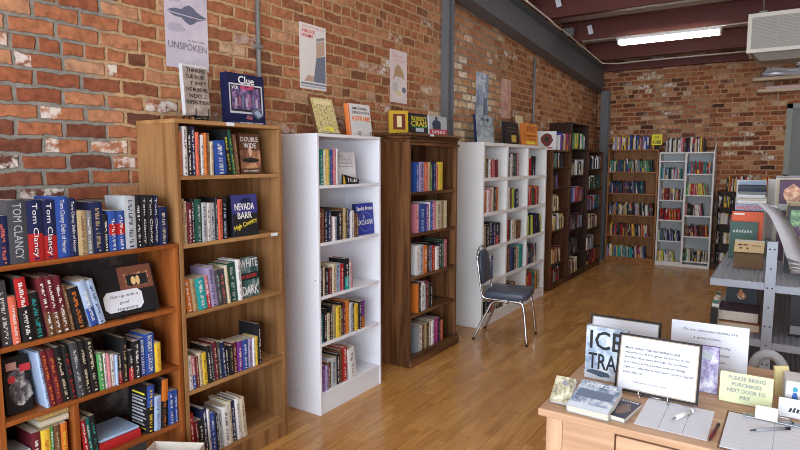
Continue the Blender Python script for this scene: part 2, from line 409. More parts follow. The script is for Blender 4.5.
# ------------------------------------------------------------------ the room
WX, BY, FY, RX_ = -2.76, 10.4, -2.7, 3.6
def zb(Y): return 3.46 - .061 * (Y - 6.33)          # underside of the purlins = top of the rafter
PD = .275
struct(bx('floor', (WX - .1, RX_ + .1, FY - .1, BY + .1, -.1, 0), floor_mat()))
BR_L, BR_B = brick('brick_side', 1), brick('brick_end', 0)
struct(bx('wall_left', (WX - .2, WX, FY - .2, BY + .2, 0, 4.4), BR_L))
w1 = (-.02, 1.7, 1.42, 2.52)                          # window in the back wall
mb = MB()
mb.box(WX, w1[0], BY, BY + .2, 0, 4, BR_B).box(w1[1], RX_, BY, BY + .2, 0, 4, BR_B).box(w1[0], w1[1], BY, BY + .2, 0, w1[2], BR_B).box(w1[0], w1[1], BY, BY + .2, w1[3], 4, BR_B)
struct(mb.build('wall_back'))
PLASTER = plain('plaster', (.62, .56, .50), .8)
struct(bx('wall_right', (RX_, RX_ + .2, FY - .2, BY + .2, 0, 4.4), BR_L))
mb = MB(); mb.box(WX, -2.3, FY - .2, FY, 0, 4.4, PLASTER).box(3.2, RX_, FY - .2, FY, 0, 4.4, PLASTER).box(-2.3, 3.2, FY - .2, FY, 0, .35, PLASTER).box(-2.3, 3.2, FY - .2, FY, 2.9, 4.4, PLASTER)
struct(mb.build('wall_front'))
SAGE = plain('grey_green_window_paint', (.27, .30, .265), .5)
win = struct(thing('window_1', 'x', 'x'));
for k in ('label', 'category'): del win[k]
mb = MB(); a, b_, c, d = w1
for q in ((a, a + .07, c, d), (b_ - .07, b_, c, d), (a, b_, c, c + .06), (a, b_, d - .07, d), (a + .8, a + .85, c, d)):
    mb.box(q[0], q[1], BY - .015, BY + .08, q[2], q[3], SAGE)
mb.build('window_frame', win)
gl = NT('window_glass'); gl.b.inputs['Transmission Weight'].default_value = .1
GLASS = gl.done((.17, .18, .175), .4, .2)
bx('window_pane', (a + .06, b_ - .06, BY + .03, BY + .036, c + .05, d - .06), GLASS, win)
sh = struct(thing('window_2', 'x', 'x'))
for k in ('label', 'category'): del sh[k]
mb = MB()
for x in (-2.3, -.5, 1.3, 3.13): mb.box(x, x + .07, FY - .12, FY - .04, .35, 2.9, BLACKM)
mb.box(-2.3, 3.2, FY - .12, FY - .04, .35, .42, BLACKM).box(-2.3, 3.2, FY - .12, FY - .04, 2.83, 2.9, BLACKM)
mb.build('window_frame', sh)
# roof lining, purlins, rafter, columns
CEIL = plain('roof_lining', (.50, .46, .41), .8)
mb = MB(); y0, y1 = FY - .2, BY + .2
zc0, zc1 = zb(y0) + PD, zb(y1) + PD
mb.add([(WX - .2, y0, zc0), (RX_ + .2, y0, zc0), (RX_ + .2, y1, zc1), (WX - .2, y1, zc1), (WX - .2, y0, zc0 + .1), (RX_ + .2, y0, zc0 + .1), (RX_ + .2, y1, zc1 + .1), (WX - .2, y1, zc1 + .1)],
       [(0, 1, 2, 3), (7, 6, 5, 4), (0, 4, 5, 1), (1, 5, 6, 2), (2, 6, 7, 3), (3, 7, 4, 0)], CEIL)
struct(mb.build('ceiling'))
k = 0
for Y in (10.27, 9.6, 8.35, 7.15, 5.9, 4.65, 3.4, 2.1, .8, -.5, -1.8):
    k += 1; z = zb(Y); mb = MB()
    if Y > 10.2: mb.box(WX, RX_, Y, Y + .12, 3.19, 3.29, OXIDE)
    else:
        mb.box(WX, RX_, Y, Y + .006, z, z + PD, OXIDE).box(WX, RX_, Y, Y + .07, z, z + .006, OXIDE).box(WX, RX_, Y - .07, Y, z + PD - .012, z + PD - .006, OXIDE)
    struct(mb.build(f'trim_{k}'))
def sloped_box(mb, x0, x1, ya, yb, f0, f1, m):
    mb.add([(x, y, f(y)) for x in (x0, x1) for y in (ya, yb) for f in (f0, f1)], [(0, 1, 3, 2), (4, 6, 7, 5), (0, 4, 5, 1), (2, 3, 7, 6), (0, 2, 6, 4), (1, 5, 7, 3)], m)
rb = lambda y: 3.20 - .0705 * (y - 5.18)
mb = MB()
sloped_box(mb, -2.685, -2.672, FY, BY - .02, lambda y: rb(y) + .012, lambda y: zb(y) - .014, BEAM)
sloped_box(mb, -2.755, -2.59, FY, BY - .02, rb, lambda y: rb(y) + .013, BEAM)
sloped_box(mb, -2.755, -2.575, FY, BY - .02, lambda y: zb(y) - .014, lambda y: zb(y) - .001, BEAM)
struct(mb.build('trim_20'))
k = 21
for Y in (4.88, 10.12, -.3):
    mb = MB(); zt = rb(Y + .12) + .004
    xa, xb = (-2.64, -2.515) if Y > 9 else (-2.757, -2.682)
    mb.box(xa, xb, Y, Y + .012, 0, zt, BEAM).box(xa, xb, Y + .108, Y + .12, 0, zt, BEAM).box(xa + .03, xa + .042, Y + .012, Y + .108, 0, zt, BEAM)
    struct(mb.build(f'trim_{k}')); k += 1
# pipes on the walls and along the roof
mb = MB().tube([(WX + .018, 2.575, 0), (WX + .018, 2.575, 3.2)], .014, PIPE)
for z in (1.7, 2.35, 2.95): mb.box(WX, WX + .034, 2.55, 2.6, z, z + .02, PIPE)
tag(mb.build('conduit_pipe'), 'thin grey conduit pipe running up the brick wall behind the blue game box', 'pipe')
mb = MB().tube([(WX + .018, 7.28, 1.8155), (WX + .018, 7.28, 2.98)], .016, PIPE)
for z in (2.0, 2.6): mb.box(WX, WX + .036, 7.25, 7.31, z, z + .02, PIPE)
tag(mb.build('conduit_pipe'), 'brown grey conduit pipe on the far brick wall above the orange book', 'pipe')
CONDW = plain('pale_conduit', (.52, .47, .40), .5)
pts = [(-2.5, 5.2, zb(5.2) - .02), (-2.5, 7.15, zb(7.15) - .02), (-2.47, 7.25, zb(7.25) - .06), (-2.47, 7.4, zb(7.4) - .06), (-2.5, 7.6, zb(7.6) - .02), (-2.53, 9.7, zb(9.7) - .02), (-2.3, 9.82, zb(9.82) - .02), (-1.9, 9.8, zb(9.8) - .015), (1.5, 9.8, zb(9.8) - .015)]
tag(MB().tube(pts, .011, CONDW).build('conduit_pipe'), 'pale electrical conduit following the steel beam and turning along the back wall', 'pipe')
tag(MB().tube([(-2.45, 8.3, zb(8.3) - .012), (3.0, 8.3, zb(8.3) - .012)], .011, CONDW).build('conduit_pipe'), 'pale conduit running across the ceiling to the lit fluorescent fitting', 'pipe')
p = at_y(569, 32, 8.1)
tag(MB().box(p.x - .07, p.x + .07, 8.06, 8.13, p.z - .06, p.z + .05, PIPE, bev=.006).build('junction_box'), 'small square grey junction box fixed under the purlin beside the beam', 'junction box')
for (px, py, Y, lb) in ((590, 29, 8.24, 'white paper tag hanging from the purlin near the fluorescent light'), (558, 1, 7.05, 'white paper tag at the top edge nearest the steel beam')):
    p = at_y(px, py, Y)
    t = thing('paper_tag', lb, 'tag', T(p) @ RZ(12) @ RY(-14))
    MB().box(-.03, .03, -.001, .001, -.07, .05, PAPER).build('card', t); MB().tube([(0, 0, .05), (0, .0, .13)], .002, PIPE, 5).build('string', t)
# fluorescent fittings
TUBE = glow('fluorescent_diffuser', (1.0, .985, .97), 16)
ENAM = plain('white_enamel', (.75, .75, .76), .4)
lights = [(-1.34, 8.2)] + [(x, y) for y in (5.2, 2.4, -.6) for x in (-1.4, 1.3)] + [(1.6, 8.2)]
for i, (x, y) in enumerate(lights):
    z = zb(y) - .03
    if i == 0: z = 3.29
    lb = 'lit four foot fluorescent light hanging below the dark red ceiling' if i == 0 else 'white fluorescent ceiling light fitting over the shop floor'
    t = thing('fluorescent_light', lb, 'light', T((x, y, z)), None if i == 0 else 'fluorescent lights further forward')
    MB().box(-.61, .61, -.07, .07, -.035, 0, ENAM, bev=.005).build('housing', t)
    mb = MB(); mb.box(-.585, .585, -.075, .075, -.082, -.036, TUBE, bev=.016); mb.build('diffuser', t)
    e = MB()
    for s in (-1, 1): e.box(s * .592 - .006, s * .592 + .012, -.08, .08, -.086, -.03, ENAM, bev=.003)
    e.build('end_cap', t)
    if zb(y) - z > .01:
        for s in (-.45, .45): MB().tube([(s, 0, -.001), (s, 0, zb(y) - z)], .005, PIPE, 6).build('hanger', t)
# heater unit hanging from the ceiling, wall shelves behind it
HY = 7.0
t = thing('ceiling_heater', 'boxy white air unit with grille hanging from the ceiling', 'air unit', T((-.395, HY, 2.76)))
CREAMP = plain('cream_paint', (.66, .63, .56), .45); DUST = plain('dusty_grille', (.40, .39, .36), .7)
MB().box(0, .95, .012, .55, .02, .37, CREAMP, bev=.006).build('housing', t)
mb = MB(); mb.box(0, .95, 0, .03, 0, .035, CREAMP).box(0, .95, 0, .03, .345, .385, CREAMP).box(0, .035, 0, .03, .035, .345, CREAMP).box(.915, .95, 0, .03, .035, .345, CREAMP); mb.build('front_frame', t)
mb = MB(); mb.box(.036, .914, .01, .012, .036, .344, DUST)
for i in range(22): mb.box(.036, .914, .002, .01, .042 + i * .0138, .0475 + i * .0138, DUST)
for x in (.25, .48, .7): mb.box(x, x + .012, .0005, .0105, .036, .344, DUST)
mb.build('grille', t)
mb = MB(); mb.add([(.03, .04, .02), (.92, .04, .02), (.92, .5, .02), (.03, .5, .02), (.12, .12, -.07), (.83, .12, -.07), (.83, .42, -.07), (.12, .42, -.07)], [(0, 1, 5, 4), (1, 2, 6, 5), (2, 3, 7, 6), (3, 0, 4, 7), (4, 5, 6, 7)], plain('bare_sheet_metal', (.33, .32, .29), .5, .3)); mb.build('drain_pan', t)
for x in (.12, .8):
    h = MB(); h.tube([(x, .2, .42), (x, .2, zb(HY + .2) + .2 - 2.76)], .006, PIPE, 6); h.box(x - .035, x + .035, .17, .23, .368, .44, PIPE); h.build('hanger', t)
PALEW = plain('pale_pine_board', (.56, .44, .32), .6)
for z, lb, x0 in ((2.85, 'pale wooden wall shelf under the hanging air unit, upper of two', -.47), (2.68, 'pale wooden wall shelf under the hanging air unit, lower of two', -.40)):
    t = thing('wall_shelf', lb, 'shelf', T((x0, BY, z)))
    MB().box(0, 2.0, -.26, 0, 0, .045, PALEW, bev=.003).build('board', t)
    for x in (.25, 1.2): MB().add([(x, -.01, -.001), (x, -.2, -.001), (x, -.01, -.12), (x + .02, -.01, -.001), (x + .02, -.2, -.001), (x + .02, -.01, -.12)], [(0, 1, 2), (5, 4, 3), (0, 3, 4, 1), (1, 4, 5, 2), (2, 5, 3, 0)], PALEW).build('bracket', t)
MB_ = MB().tube([(-.36, BY - .2, 2.896), (-.36, BY - .2, 3.4)], .006, PIPE, 6)
tag(MB_.build('hanger_rod'), 'thin steel rod holding the end of the upper wall shelf', 'rod')
FOIL = plain('silver_foil', (.62, .64, .70), .3, .35, spec=.5)
def lump(name, lb, cat, cx, cy, cz, rx, ry, rz, m, seed, rough=.12):
    bm = bmesh.new(); bmesh.ops.create_icosphere(bm, subdivisions=3, radius=1); rg = random.Random(seed)
    for v in bm.verts:
        k_ = 1 + rg.uniform(-rough, rough); p = v.co; q = max(abs(p.x), abs(p.y), abs(p.z)); p = p.lerp(p / q, .6) * k_
        v.co = Vector((cx + p.x * rx, cy + p.y * ry, max(cz - rz, cz + p.z * rz)))
    me = bpy.data.meshes.new(name); bm.to_mesh(me); bm.free(); me.materials.append(m); o = bpy.data.objects.new(name, me); COL.objects.link(o); return tag(o, lb, cat)
lump('foil_package', 'crumpled silver foil package lying long on the upper wall shelf', 'package', .22, BY - .14, 2.955, .55, .11, .06, FOIL, 3, .16)
lump('foil_package', 'short silver foil package on top of the longer one near the brick wall', 'package', .34, BY - .14, 3.092, .28, .09, .06, FOIL, 4, .16)
tag(MB().box(-.3, 1.2, BY - .2, BY - .06, 2.7255, 2.765, plain('pink_edged_paper', (.62, .42, .44), .7), bev=.004).build('folded_cloth'), 'flat pink and white folded sheet on the lower wall shelf', 'cloth')

# ------------------------------------------------------------------ bookcases
def case(name, label, M, w, H, dep, zs, V, Hm, th=.02, back=None, plinth=True, cols=None, group=None, topover=0, st=.02):
    """Open front at local x = 0, width along y. zs: upper faces of the shelves, lowest first; cols: (y, z0, z1) uprights inside."""
    o = thing(name, label, 'bookcase', M, group); b = .001
    MB().box(-dep, 0, 0, th, 0, H - st - .0002, V, bev=.0015).build('side_panel', o)
    MB().box(-dep, 0, w - th, w, 0, H - st - .0002, V, bev=.0015).build('side_panel', o)
    MB().box(-dep, topover, -topover, w + topover, H - st, H, Hm, bev=.002).build('top_panel', o)
    MB().box(-dep, -dep + .006, th + .0002, w - th - .0002, .0, H - st - .0005, back or V).build('back_panel', o)
    for z in zs: MB().box(-dep + .0065, -.002, th + .0003, w - th - .0003, z - st, z, Hm, bev=.002).build('shelf', o)
    if plinth: MB().box(-.02, -.006, th + .0003, w - th - .0003, 0, zs[0] - st - .0003, V).build('plinth', o)
    for y, z0, z1 in cols or (): MB().box(-dep + .0065, -.001, y - th / 2, y + th / 2, z0 + .0004, z1 - .0004, V, bev=.001).build('divider', o)
    return o
FX = -2.44
DEP = -WX + FX - .006
# reddish pine case at the left edge
SLATE = NT('chalky_slate'); o_ = SLATE.obj()
c_ = SLATE.mix(SLATE.rng(SLATE.noise(o_, 9, 5, .7), .5, .75), (.075, .06, .058), (.25, .21, .20))
SLATE = SLATE.done(c_, .8)
PY0, PY1 = .925, 1.738
PZ = [.06, .365, .655, .948]
pine = case('pine_bookcase', 'low reddish pine bookcase with knots at the left edge of the room', T((FX, PY0, 0)), PY1 - PY0, 1.262, DEP, PZ, PINEV, PINEH, .022, SLATE, cols=[(1.213 - PY0, .365, .635)], st=.02)
# oak case
OY0, OY1 = 1.745, 2.452
OZ = [.115, .50, .90, 1.25, 1.588]
oak = case('oak_bookcase', 'tall light oak bookcase between the pine case and the white one', T((FX, OY0, 0)), OY1 - OY0, 1.862, DEP, OZ, OAKV, OAKH, .022)
for px, py, z0, z1 in ((230, 122, 1.842, 1.862), (274, 235, 1.23, 1.25)):
    p = at_x(px, py, FX); y = p.y - OY0
    MB().box(.0025, .0035, y - .026, y + .026, z0 + .001, z1 - .001, PAPER).build('shelf_label', oak)
# white case
AY0, AY1 = 2.757, 3.442
AZ = [.148, .478, .79, 1.14, 1.508]
white = case('white_bookcase', 'tall narrow white bookcase right of the oak one', T((FX, AY0, 0)), AY1 - AY0, 1.836, DEP, AZ, WHITE, WHITE, .018)
DOT = plain('grey_plug', (.2, .2, .23), .5)
mb = MB()
for x, z in ((-.27, .12), (-.2, .13), (-.03, .9), (-.28, .9)): mb.add([(x + .005 * math.cos(a_ * math.pi / 4), -.0006, z + .005 * math.sin(a_ * math.pi / 4)) for a_ in range(8)], [tuple(range(8))], DOT)
mb.build('screw_dot', white)
# stained dark case with a cornice
DY0, DY1 = 3.825, 4.63
def zat(px, py): return at_x(px, py, FX).z
DZ = [zat(418, 358) + .002, zat(418, 313.5), zat(418, 276) , zat(418, 233.3), zat(418, 192)]
dark = case('stained_bookcase', 'dark stained knotty bookcase with cornice in front of the steel column', T((FX, DY0, 0)), DY1 - DY0, 1.84, DEP, DZ, DARKV, DARKH, .03, st=.024)
for z0, z1, e in ((1.79, 1.812, .012), (1.841, 1.862, .012), (1.863, 1.885, .026)):
    MB().box(.001 if z0 < 1.84 else -DEP, e, -e * .6 if z0 > 1.84 else .0, DY1 - DY0 + e, z0, z1, DARKH, bev=.006).build('cornice', dark)
for z0, z1, e in ((0, .07, .022), (.0705, .095, .012)):
    MB().box(.0005, e, -.0, DY1 - DY0 + e, z0, z1, DARKH, bev=.006).build('plinth_moulding', dark)
MB().box(.0265, .0275, .28, .335, 1.865, 1.882, PAPER).build('shelf_label', dark)
# white cube unit
CY0, CY1 = 5.165, 6.97
def ztop(px, py): return zat(px, py)
ct = 1.852
cz = [.115] + [.115 + (ct - .115) * i / 5 for i in range(1, 5)]
CW = (CY1 - CY0)
ys_ = [y_on(px, FX, 1.65) - CY0 for px in (508, 528.5)]
cube = case('cube_shelf_unit', 'white cube shelving unit of fifteen cubbies behind the blue chair', T((FX, CY0, 0)), CW, ct, DEP, cz, WHITE2, WHITE2, .035, st=.035)
cs = [0.035] + ys_ + [CW - .035]
for y in ys_:
    for i in range(5):
        z0 = cz[i]; z1 = (cz[i + 1] if i < 4 else ct) - .035
        MB().box(-DEP + .0065, -.001, y - .0175, y + .0175, z0 + .0004, z1 - .0004, WHITE2, bev=.001).build('divider', cube)
# three cases further down the wall
def zs_on(px, pys): return sorted(zat(px, y) for y in pys)
B1 = (7.2, 7.93); B2 = (7.95, 8.76); B3 = (8.78, 9.62)
B1Z = [.09] + zs_on(560, (261, 229, 210, 187.5, 167))
B2Z = [.09] + zs_on(580, (250, 227, 200.7, 174.7, 148.7))
B3Z = [.09] + zs_on(597, (246, 226, 208, 188, 168.7))
b1 = case('brown_bookcase', 'brown bookcase beside the white cubes with books along its top', T((FX, B1[0], 0)), B1[1] - B1[0], 1.815, DEP, B1Z, BRNV, BRNH, .022)
b2 = case('espresso_bookcase', 'very dark bookcase standing taller than its two brown neighbours', T((FX, B2[0], 0)), B2[1] - B2[0], 2.2, DEP, B2Z, ESPV, ESPH, .022)
b3 = case('brown_bookcase', 'dark brown bookcase next to the corner column by the back wall', T((FX, B3[0], 0)), B3[1] - B3[0], 1.83, DEP, B3Z, BRNV, ESPH, .022)
# cases against the back wall, open towards -y
GY = 10.1; GD = BY - GY - .006
def zback(px, py): return at_y(px, py, GY).z
BW = (x_on(606.5, GY, 1), x_on(656.5, GY, 1)); WW = (BW[1] + .012, x_on(712.5, GY, 1)); SW = (WW[1] + .05, .25)
HZ = sorted(zback(630, y) for y in (257.5, 235.8, 215, 193.3, 171.7))
bw = case('honey_bookcase', 'honey brown bookcase on the back wall with yellow card on top', T((BW[0], GY, 0)) @ RZ(-90) @ T((0, 0, 0)), BW[1] - BW[0], zback(630, 149.5), GD, HZ, HONV, HONH, .024)
WLZ = sorted(zback(670, y) for y in (261.7, 240.8, 220, 200, 179, 160.8)); WRZ = sorted(zback(698, y) for y in (262, 236.7, 215.8, 195, 173.8))
ww = WW[1] - WW[0]; wt = zback(685, 152)
wc = thing('double_white_bookcase', 'white bookcase with two staggered columns of shelves on the back wall', 'bookcase', T((WW[0], GY, 0)) @ RZ(-90))
for y in (0, ww - .024): MB().box(-GD, 0, y, y + .024, 0, wt - .024, WHITE2, bev=.0015).build('side_panel', wc)
MB().box(-GD, 0, 0, ww, wt - .0238, wt, WHITE2, bev=.0015).build('top_panel', wc)
MB().box(-GD, -GD + .006, .0242, ww - .0242, 0, wt - .025, plain('grey_white_back', (.50, .53, .54), .6)).build('back_panel', wc)
wm = x_on(684, GY, 1) - WW[0]
MB().box(-GD + .007, 0, wm - .015, wm + .015, 0, wt - .0242, WHITE2).build('divider', wc)
for z in WLZ: MB().box(-GD + .007, -.002, .0243, wm - .0153, z - .02, z, WHITE2).build('shelf', wc)
for z in WRZ: MB().box(-GD + .007, -.002, wm + .0153, ww - .0243, z - .02, z, WHITE2).build('shelf', wc)
MB().box(-.02, -.005, .0245, ww - .0245, 0, min(WLZ[0], WRZ[0]) - .0205, WHITE2).build('plinth', wc)
mb = MB(); mb.prism([(-GD, wt + .001), (-.02, wt + .001), (-GD, wt + .17)], ww - .022, ww - .004, WHITE2, Matrix(((1, 0, 0, 0), (0, 0, 1, 0), (0, 1, 0, 0), (0, 0, 0, 1)))); mb.build('end_bracket', wc)
SZ = [.09] + sorted(zback(730, y) for y in (244, 224.6, 207.5))
st_ = zback(730, 191.5)
sc_ = case('low_espresso_bookcase', 'low very dark bookcase on the back wall behind the metal rack', T((SW[0], GY, 0)) @ RZ(-90), SW[1] - SW[0], st_, GD, SZ, ESPV, plain('dark_wine_board', (.06, .018, .018), .5, spec=.15), .022)
# ------------------------------------------------------------------ books on the shelves, one row after the other
def rows(case_word, X, depth, ymin, ymax, group, data):
    for i, (z, where, zoom, hmax, spec) in enumerate(data):
        shelf_row(spec, where, group, X, z, zoom, depth, hash_(where), hmax, ymin=ymin if not isinstance(ymin, list) else ymin[i], ymax=ymax)
def hash_(s): return sum((i + 3) * ord(c) for i, c in enumerate(s)) % 9973
# pine case
rows('pine', FX, .2, [PY0 + .004, PY0 + .024, PY0 + .15], PY1 - .023, 'books on the pine bookcase', [
  (1.2622, 'pine bookcase top', (0, 190, 5.922), .3, '''10 NX 155; 76 C 60 "TOM_CLANCY"; 187 NWR 60 "Tom_Clancy"; 275 NWR 60 "Tom_Clancy"; 360 B 40 "Tom_Clancy_Debt_of_Honor"; 435 N 50 "Tom_Clancy_Debt_of_Honor"; 484 A 122; 530 E 124; 568 NA 73;
     636 K 146; 666 BWR 124 m; 714 BWR 124 m; 762 S 36; 826 K 38; 859 K 34 "Tom_Clancy"; 892 K 34 "Tom_Clancy"; 928 N 34 "Tom_Clancy"; 962 NI 101; 1010'''),
  (.948, 'second pine bookcase shelf', (0, 262, 5.352, .94), .262, '''20 CW 100 a3; 84 X 183 a3; 128 KWR 82 a5 t; 193 KQ 165 a6; 256 MWU 80 a8; 300 MWU 78 a8; 343 MWU 75 a8; 388 U 125 a9; 412 KO 138 a10; 472 LWB 100 a14; 520 L 95 a14; 562'''),
  (.655, 'third pine bookcase shelf', (0, 325, 4.74), .255, '''192 L 130 a7; 210 MO 125 a7; 242 MO 122 a7; 276 KI 110 a7; 312 KR 105 a7; 342 C 90 a6; 380 KI 80 a5; 412 KI 74 a5; 448 G 142 a3; 475 W 145 a2; 491 FI 146 a2; 506 W 150 a1; 527 L 152; 540 KWR 150; 562 KA 70; 590 KWR 130; 614 KW 85; 647 B 72 "ROBERT_LUDLUM"; 675 B 50 "ROBERT_LUDLUM"; 718 YO 93; 745'''),
])
OX = FX
rows('pine', FX, .19, 1.228, PY1 - .024, 'books on the pine bookcase', [
  (.365, 'lowest pine bookcase shelf, right half', (70, 370, 5.625), .24, '''62 R 292 a5; 92 T 284 a5; 120 KQ 265 a5; 150 - 0; 446 KYB 92 a-3 t; 487 LB 152 a-3; 522 KOO 60 a-4 t; 558 B 125; 592 B 118; 614'''),
])
rows('pine', FX, .19, PY0 + .117, 1.20, 'books on the pine bookcase', [
  (.365, 'lowest pine bookcase shelf, left half', (0, 395, 8), .203, '''150 MW 240; 225 YR 215; 298 G 270; 330 U 290; 385 OY 275; 440 YO 268; 505 RI 255; 590'''),
])
rows('oak', FX, .2, OY0 + .024, OY1 - .024, 'books in the oak bookcase', [
  (1.588, 'top oak bookcase shelf', (174, 118, 7.027, .9), .24, '''22 OY 100; 42 FG 90; 62 W 50; 97 KW 65; 130 N 55; 163 XN 100; 187 K 98; 203 WK 118; 230 O 105; 250 U 105; 270 I 165; 297 BW 160 a4; 385 KJ 82 a8; 424 DJ 85 a8; 452 U 118 a6; 478'''),
  (1.25, 'second oak bookcase shelf', (174, 185, 7.145), .25, '''50 AM 100; 75 I 118; 98 MW 125; 130 K 102; 155 DS 104; 197 SN 128; 235 W 130; 265 S 130; 300 K 90; 314 XM 104; 345 KL 98; 384'''),
  (.90, 'third oak bookcase shelf', (176, 250, 6.43), .25, '''78 OW 193 a7; 120 A 190 a7; 148 Q 184 a7; 205 FWR 168 a7; 232 V 110 a7; 276 C 130 a6; 300 CX 124 a6; 338 I 100 a6; 355 DS 86 a5; 408 WN 65 a4; 432'''),
  (.50, 'fourth oak bookcase shelf', (176, 320, 5.62), .25, '''66 W 208 a3; 90 FWB 212 a3; 111 M 213 a3; 130 I 190 a3; 152 YU 190 a3; 178 K 150 a4; 196 C 150 a4; 217 MI 130 a4; 238 C 130 a4; 260 N 130 a4; 281 K 150 a3; 298 KA 150 a2; 318 M 135 a2; 344 P 130 a1; 374 B 120 a1; 404 V 112; 428 W 108; 441 YK 100; 456 K 28 H; 474'''),
  (.115, 'lowest oak bookcase shelf', (180, 385, 6.92), .28, '''50 R 218 a3; 82 M 270 a3; 108 K 260 a3; 140 NW 182 a3; 173 W 185 a3; 188 BW 212 a3; 224 K 215 a3; 242 S 200 a3; 276 W 165 a3; 322 I 130 a3; 342 NW 130 a3; 370 W 110 a4; 398 I 105 a5; 430'''),
])
rows('white', FX, .2, AY0 + .02, AY1 - .02, 'books in the narrow white bookcase', [
  (1.508, 'top narrow white bookcase shelf', (314, 140, 8.657), .24, '''44 DI 85; 66 TW 82; 100 I 85; 116 YW 80; 140 GI 85; 156 BX 85; 182 FI 80; 208 W 76; 226'''),
  (1.14, 'second narrow white bookcase shelf', (314, 195, 8.186), .25, '''52 M 112; 76 UF 114; 100 K 100; 126 N 120; 146 CW 130; 160 F 175; 172 WR 178; 188 L 180; 210 K 130; 240 UA 108; 258 AU 108; 278 K 112; 296 B 120; 312 W 130; 342 U 150; 356 UI 152; 374'''),
  (.79, 'third narrow white bookcase shelf', (314, 250, 8.33), .25, '''56 KS 140; 90 I 145; 110 KS 150; 138 M 150; 164 I 115; 196 LK 115; 236 R 120; 266 KWQ 75 H; 302 W 105; 326 F 100; 338'''),
  (.478, 'fourth narrow white bookcase shelf', (314, 290, 7.5), .24, '''53 TS 195; 84 K 145; 108 I 180; 130 K 120; 150 AG 120; 178 YK 125; 210 K 100; 232 M 100; 250 OY 84; 276 S 100; 298 K 105; 316 YR 106; 340 K 90; 364 PUO 82; 390'''),
  (.148, 'lowest narrow white bookcase shelf', (314, 335, 6), .24, '''46 M 160; 60 PI 190; 76 V 190; 92 UI 170; 112 S 142; 146 K 120; 163 UM 95; 182 R 80; 206 W 88 a8; 246'''),
])
rows('dark', FX, .2, DY0 + .034, DY1 - .034, 'books in the stained bookcase', [
  (DZ[4], 'top stained bookcase shelf', (408, 150, 9), .24, '''88 B 92; 116 VN 92; 156 XI 92; 196 A 98; 218 GI 130; 236 NL 92; 266 FM 130; 286 YJ 90; 326'''),
  (DZ[3], 'second stained bookcase shelf', (408, 190, 9), .24, '''84 FW 125; 116 BL 130; 176 P 132; 206 W 98; 220 BW 98; 242 FI 100; 264 IK 100; 308 A 98; 338 IJ 96; 364'''),
  (DZ[2], 'third stained bookcase shelf', (408, 230, 9), .25, '''92 WR 140; 122 S 135; 154 OW 140; 186 K 118; 214 V 140; 234 RY 145; 264 WK 150; 290 K 105; 314 D 80; 340 FD 90; 364'''),
  (DZ[1], 'fourth stained bookcase shelf', (408, 270, 9), .24, '''92 OD 105; 112 K 105; 134 W 105; 164 S 130; 180 M 95; 198 KU 120; 218 K 125; 236'''),
  (DZ[0], 'lowest stained bookcase shelf', (408, 310, 8.185), .25, '''90 E 115; 106 W 115; 132 U 110; 148 A 110; 168 K 100; 186 IU 95; 206 W 88; 226 ZF 58; 266 K 58; 282 XK 85; 300'''),
])
# cube unit: the books of the two left columns are built one by one
def cube_rows(col, yl, yr, data):
    for (i, where, zoom, spec) in data:
        shelf_row(spec, where, 'books in the white cube unit', FX, cz[i], zoom, .2, hash_(where), .27, ymin=CY0 + yl + .019, ymax=CY0 + yr - .019)
E1, E2, E3 = (480, 140, 9), (480, 175, 7.5), (480, 215, 7.5)
cube_rows(0, cs[0] - .015, cs[1], [
  (4, 'top left white cubby', E1, '54 AK 150; 74 K 170; 90 W 175; 110 RW 175; 130 F 175 a3; 150 MF 180 a7; 172'),
  (3, 'second left white cubby', E2, '36 OU 120; 50 O 125; 64 WR 115; 80 FI 105; 96 I 95; 110 K 90; 128 OK 92; 146'),
  (2, 'middle left white cubby', E3, '36 A 85; 52 KW 75; 80 K 55; 104 N 55; 124 KWR 58; 150 K 60; 160'),
  (1, 'fourth left white cubby behind the chair', E3, '36 W 300; 54 KS 300; 72 W 305; 90 B 310; 106'),
  (0, 'lowest left white cubby behind the chair', (450, 220, 3.745), '134 K 305; 146 NW 308; 156 R 312; 166 I 310; 178 K 312; 192 U 312; 204')])
cube_rows(cs[1], cs[1], cs[2], [
  (4, 'top middle white cubby', E1, '265 K 125; 280 WF 125; 300 K 122; 318 DF 120; 342 FW 115; 366'),
  (3, 'second middle white cubby', E2, '216 W 95; 234 U 100; 250 J 105 a2; 268 N 110 a7; 294'),
  (2, 'middle white cubby', E3, '214 RK 40; 226 K 40; 240 WU 42; 256 I 32; 278 U 40; 310'),
  (1, 'fourth middle white cubby', E3, '208 U 250; 236 BK 240; 256 K 245; 278 I 240; 302 QN 225; 326')])
# all the remaining, smaller books: one mass
FAR = MB(); FRG = random.Random(5)
def fill(M, y0, y1, z, hlo, hhi, cols, full=1.0, lean=0, dep=.16, wl=.010, wh=.027):
    y = y0 + .002; pv = None
    while y < y0 + (y1 - y0) * full - .012:
        t = FRG.uniform(wl, wh); h = FRG.uniform(hlo, hhi); l = lean if (y - y0) / (y1 - y0) > .35 * full else 0
        g = 0
        while pv and clash(pv, hull(y, t, h, l)) and g < 200: y += .001; g += 1
        hl = hull(y, t, h, l)
        if max(p[0] for p in hl) > y1 - .002: break
        pv = hl; c = FRG.choice(cols); hard = h > .2
        Mm = M @ T((-FRG.uniform(.004, .02), y, z + .0003)) @ RX(l); d = min(dep, h * .68)
        b = book_mesh(FAR, t, h, d, PM(c), PM(FRG.choice('SIAEKNM')), PM(FRG.choice('RYWKB')) if FRG.random() < .2 else None, FRG.choice([(.6, 1), (0, .35)]), FRG, Mm, False, hard)
        page_mesh(FAR, t, h, d, b, hard, PAGES, Mm)
        y += t / math.cos(R(l)) + .001
MC = T((FX, CY0, 0))
def cube_fill(i, c, n0, n1, cols, full, lean): fill(MC, c + .02, n1, cz[i], n0[0], n0[1], cols, full, lean)
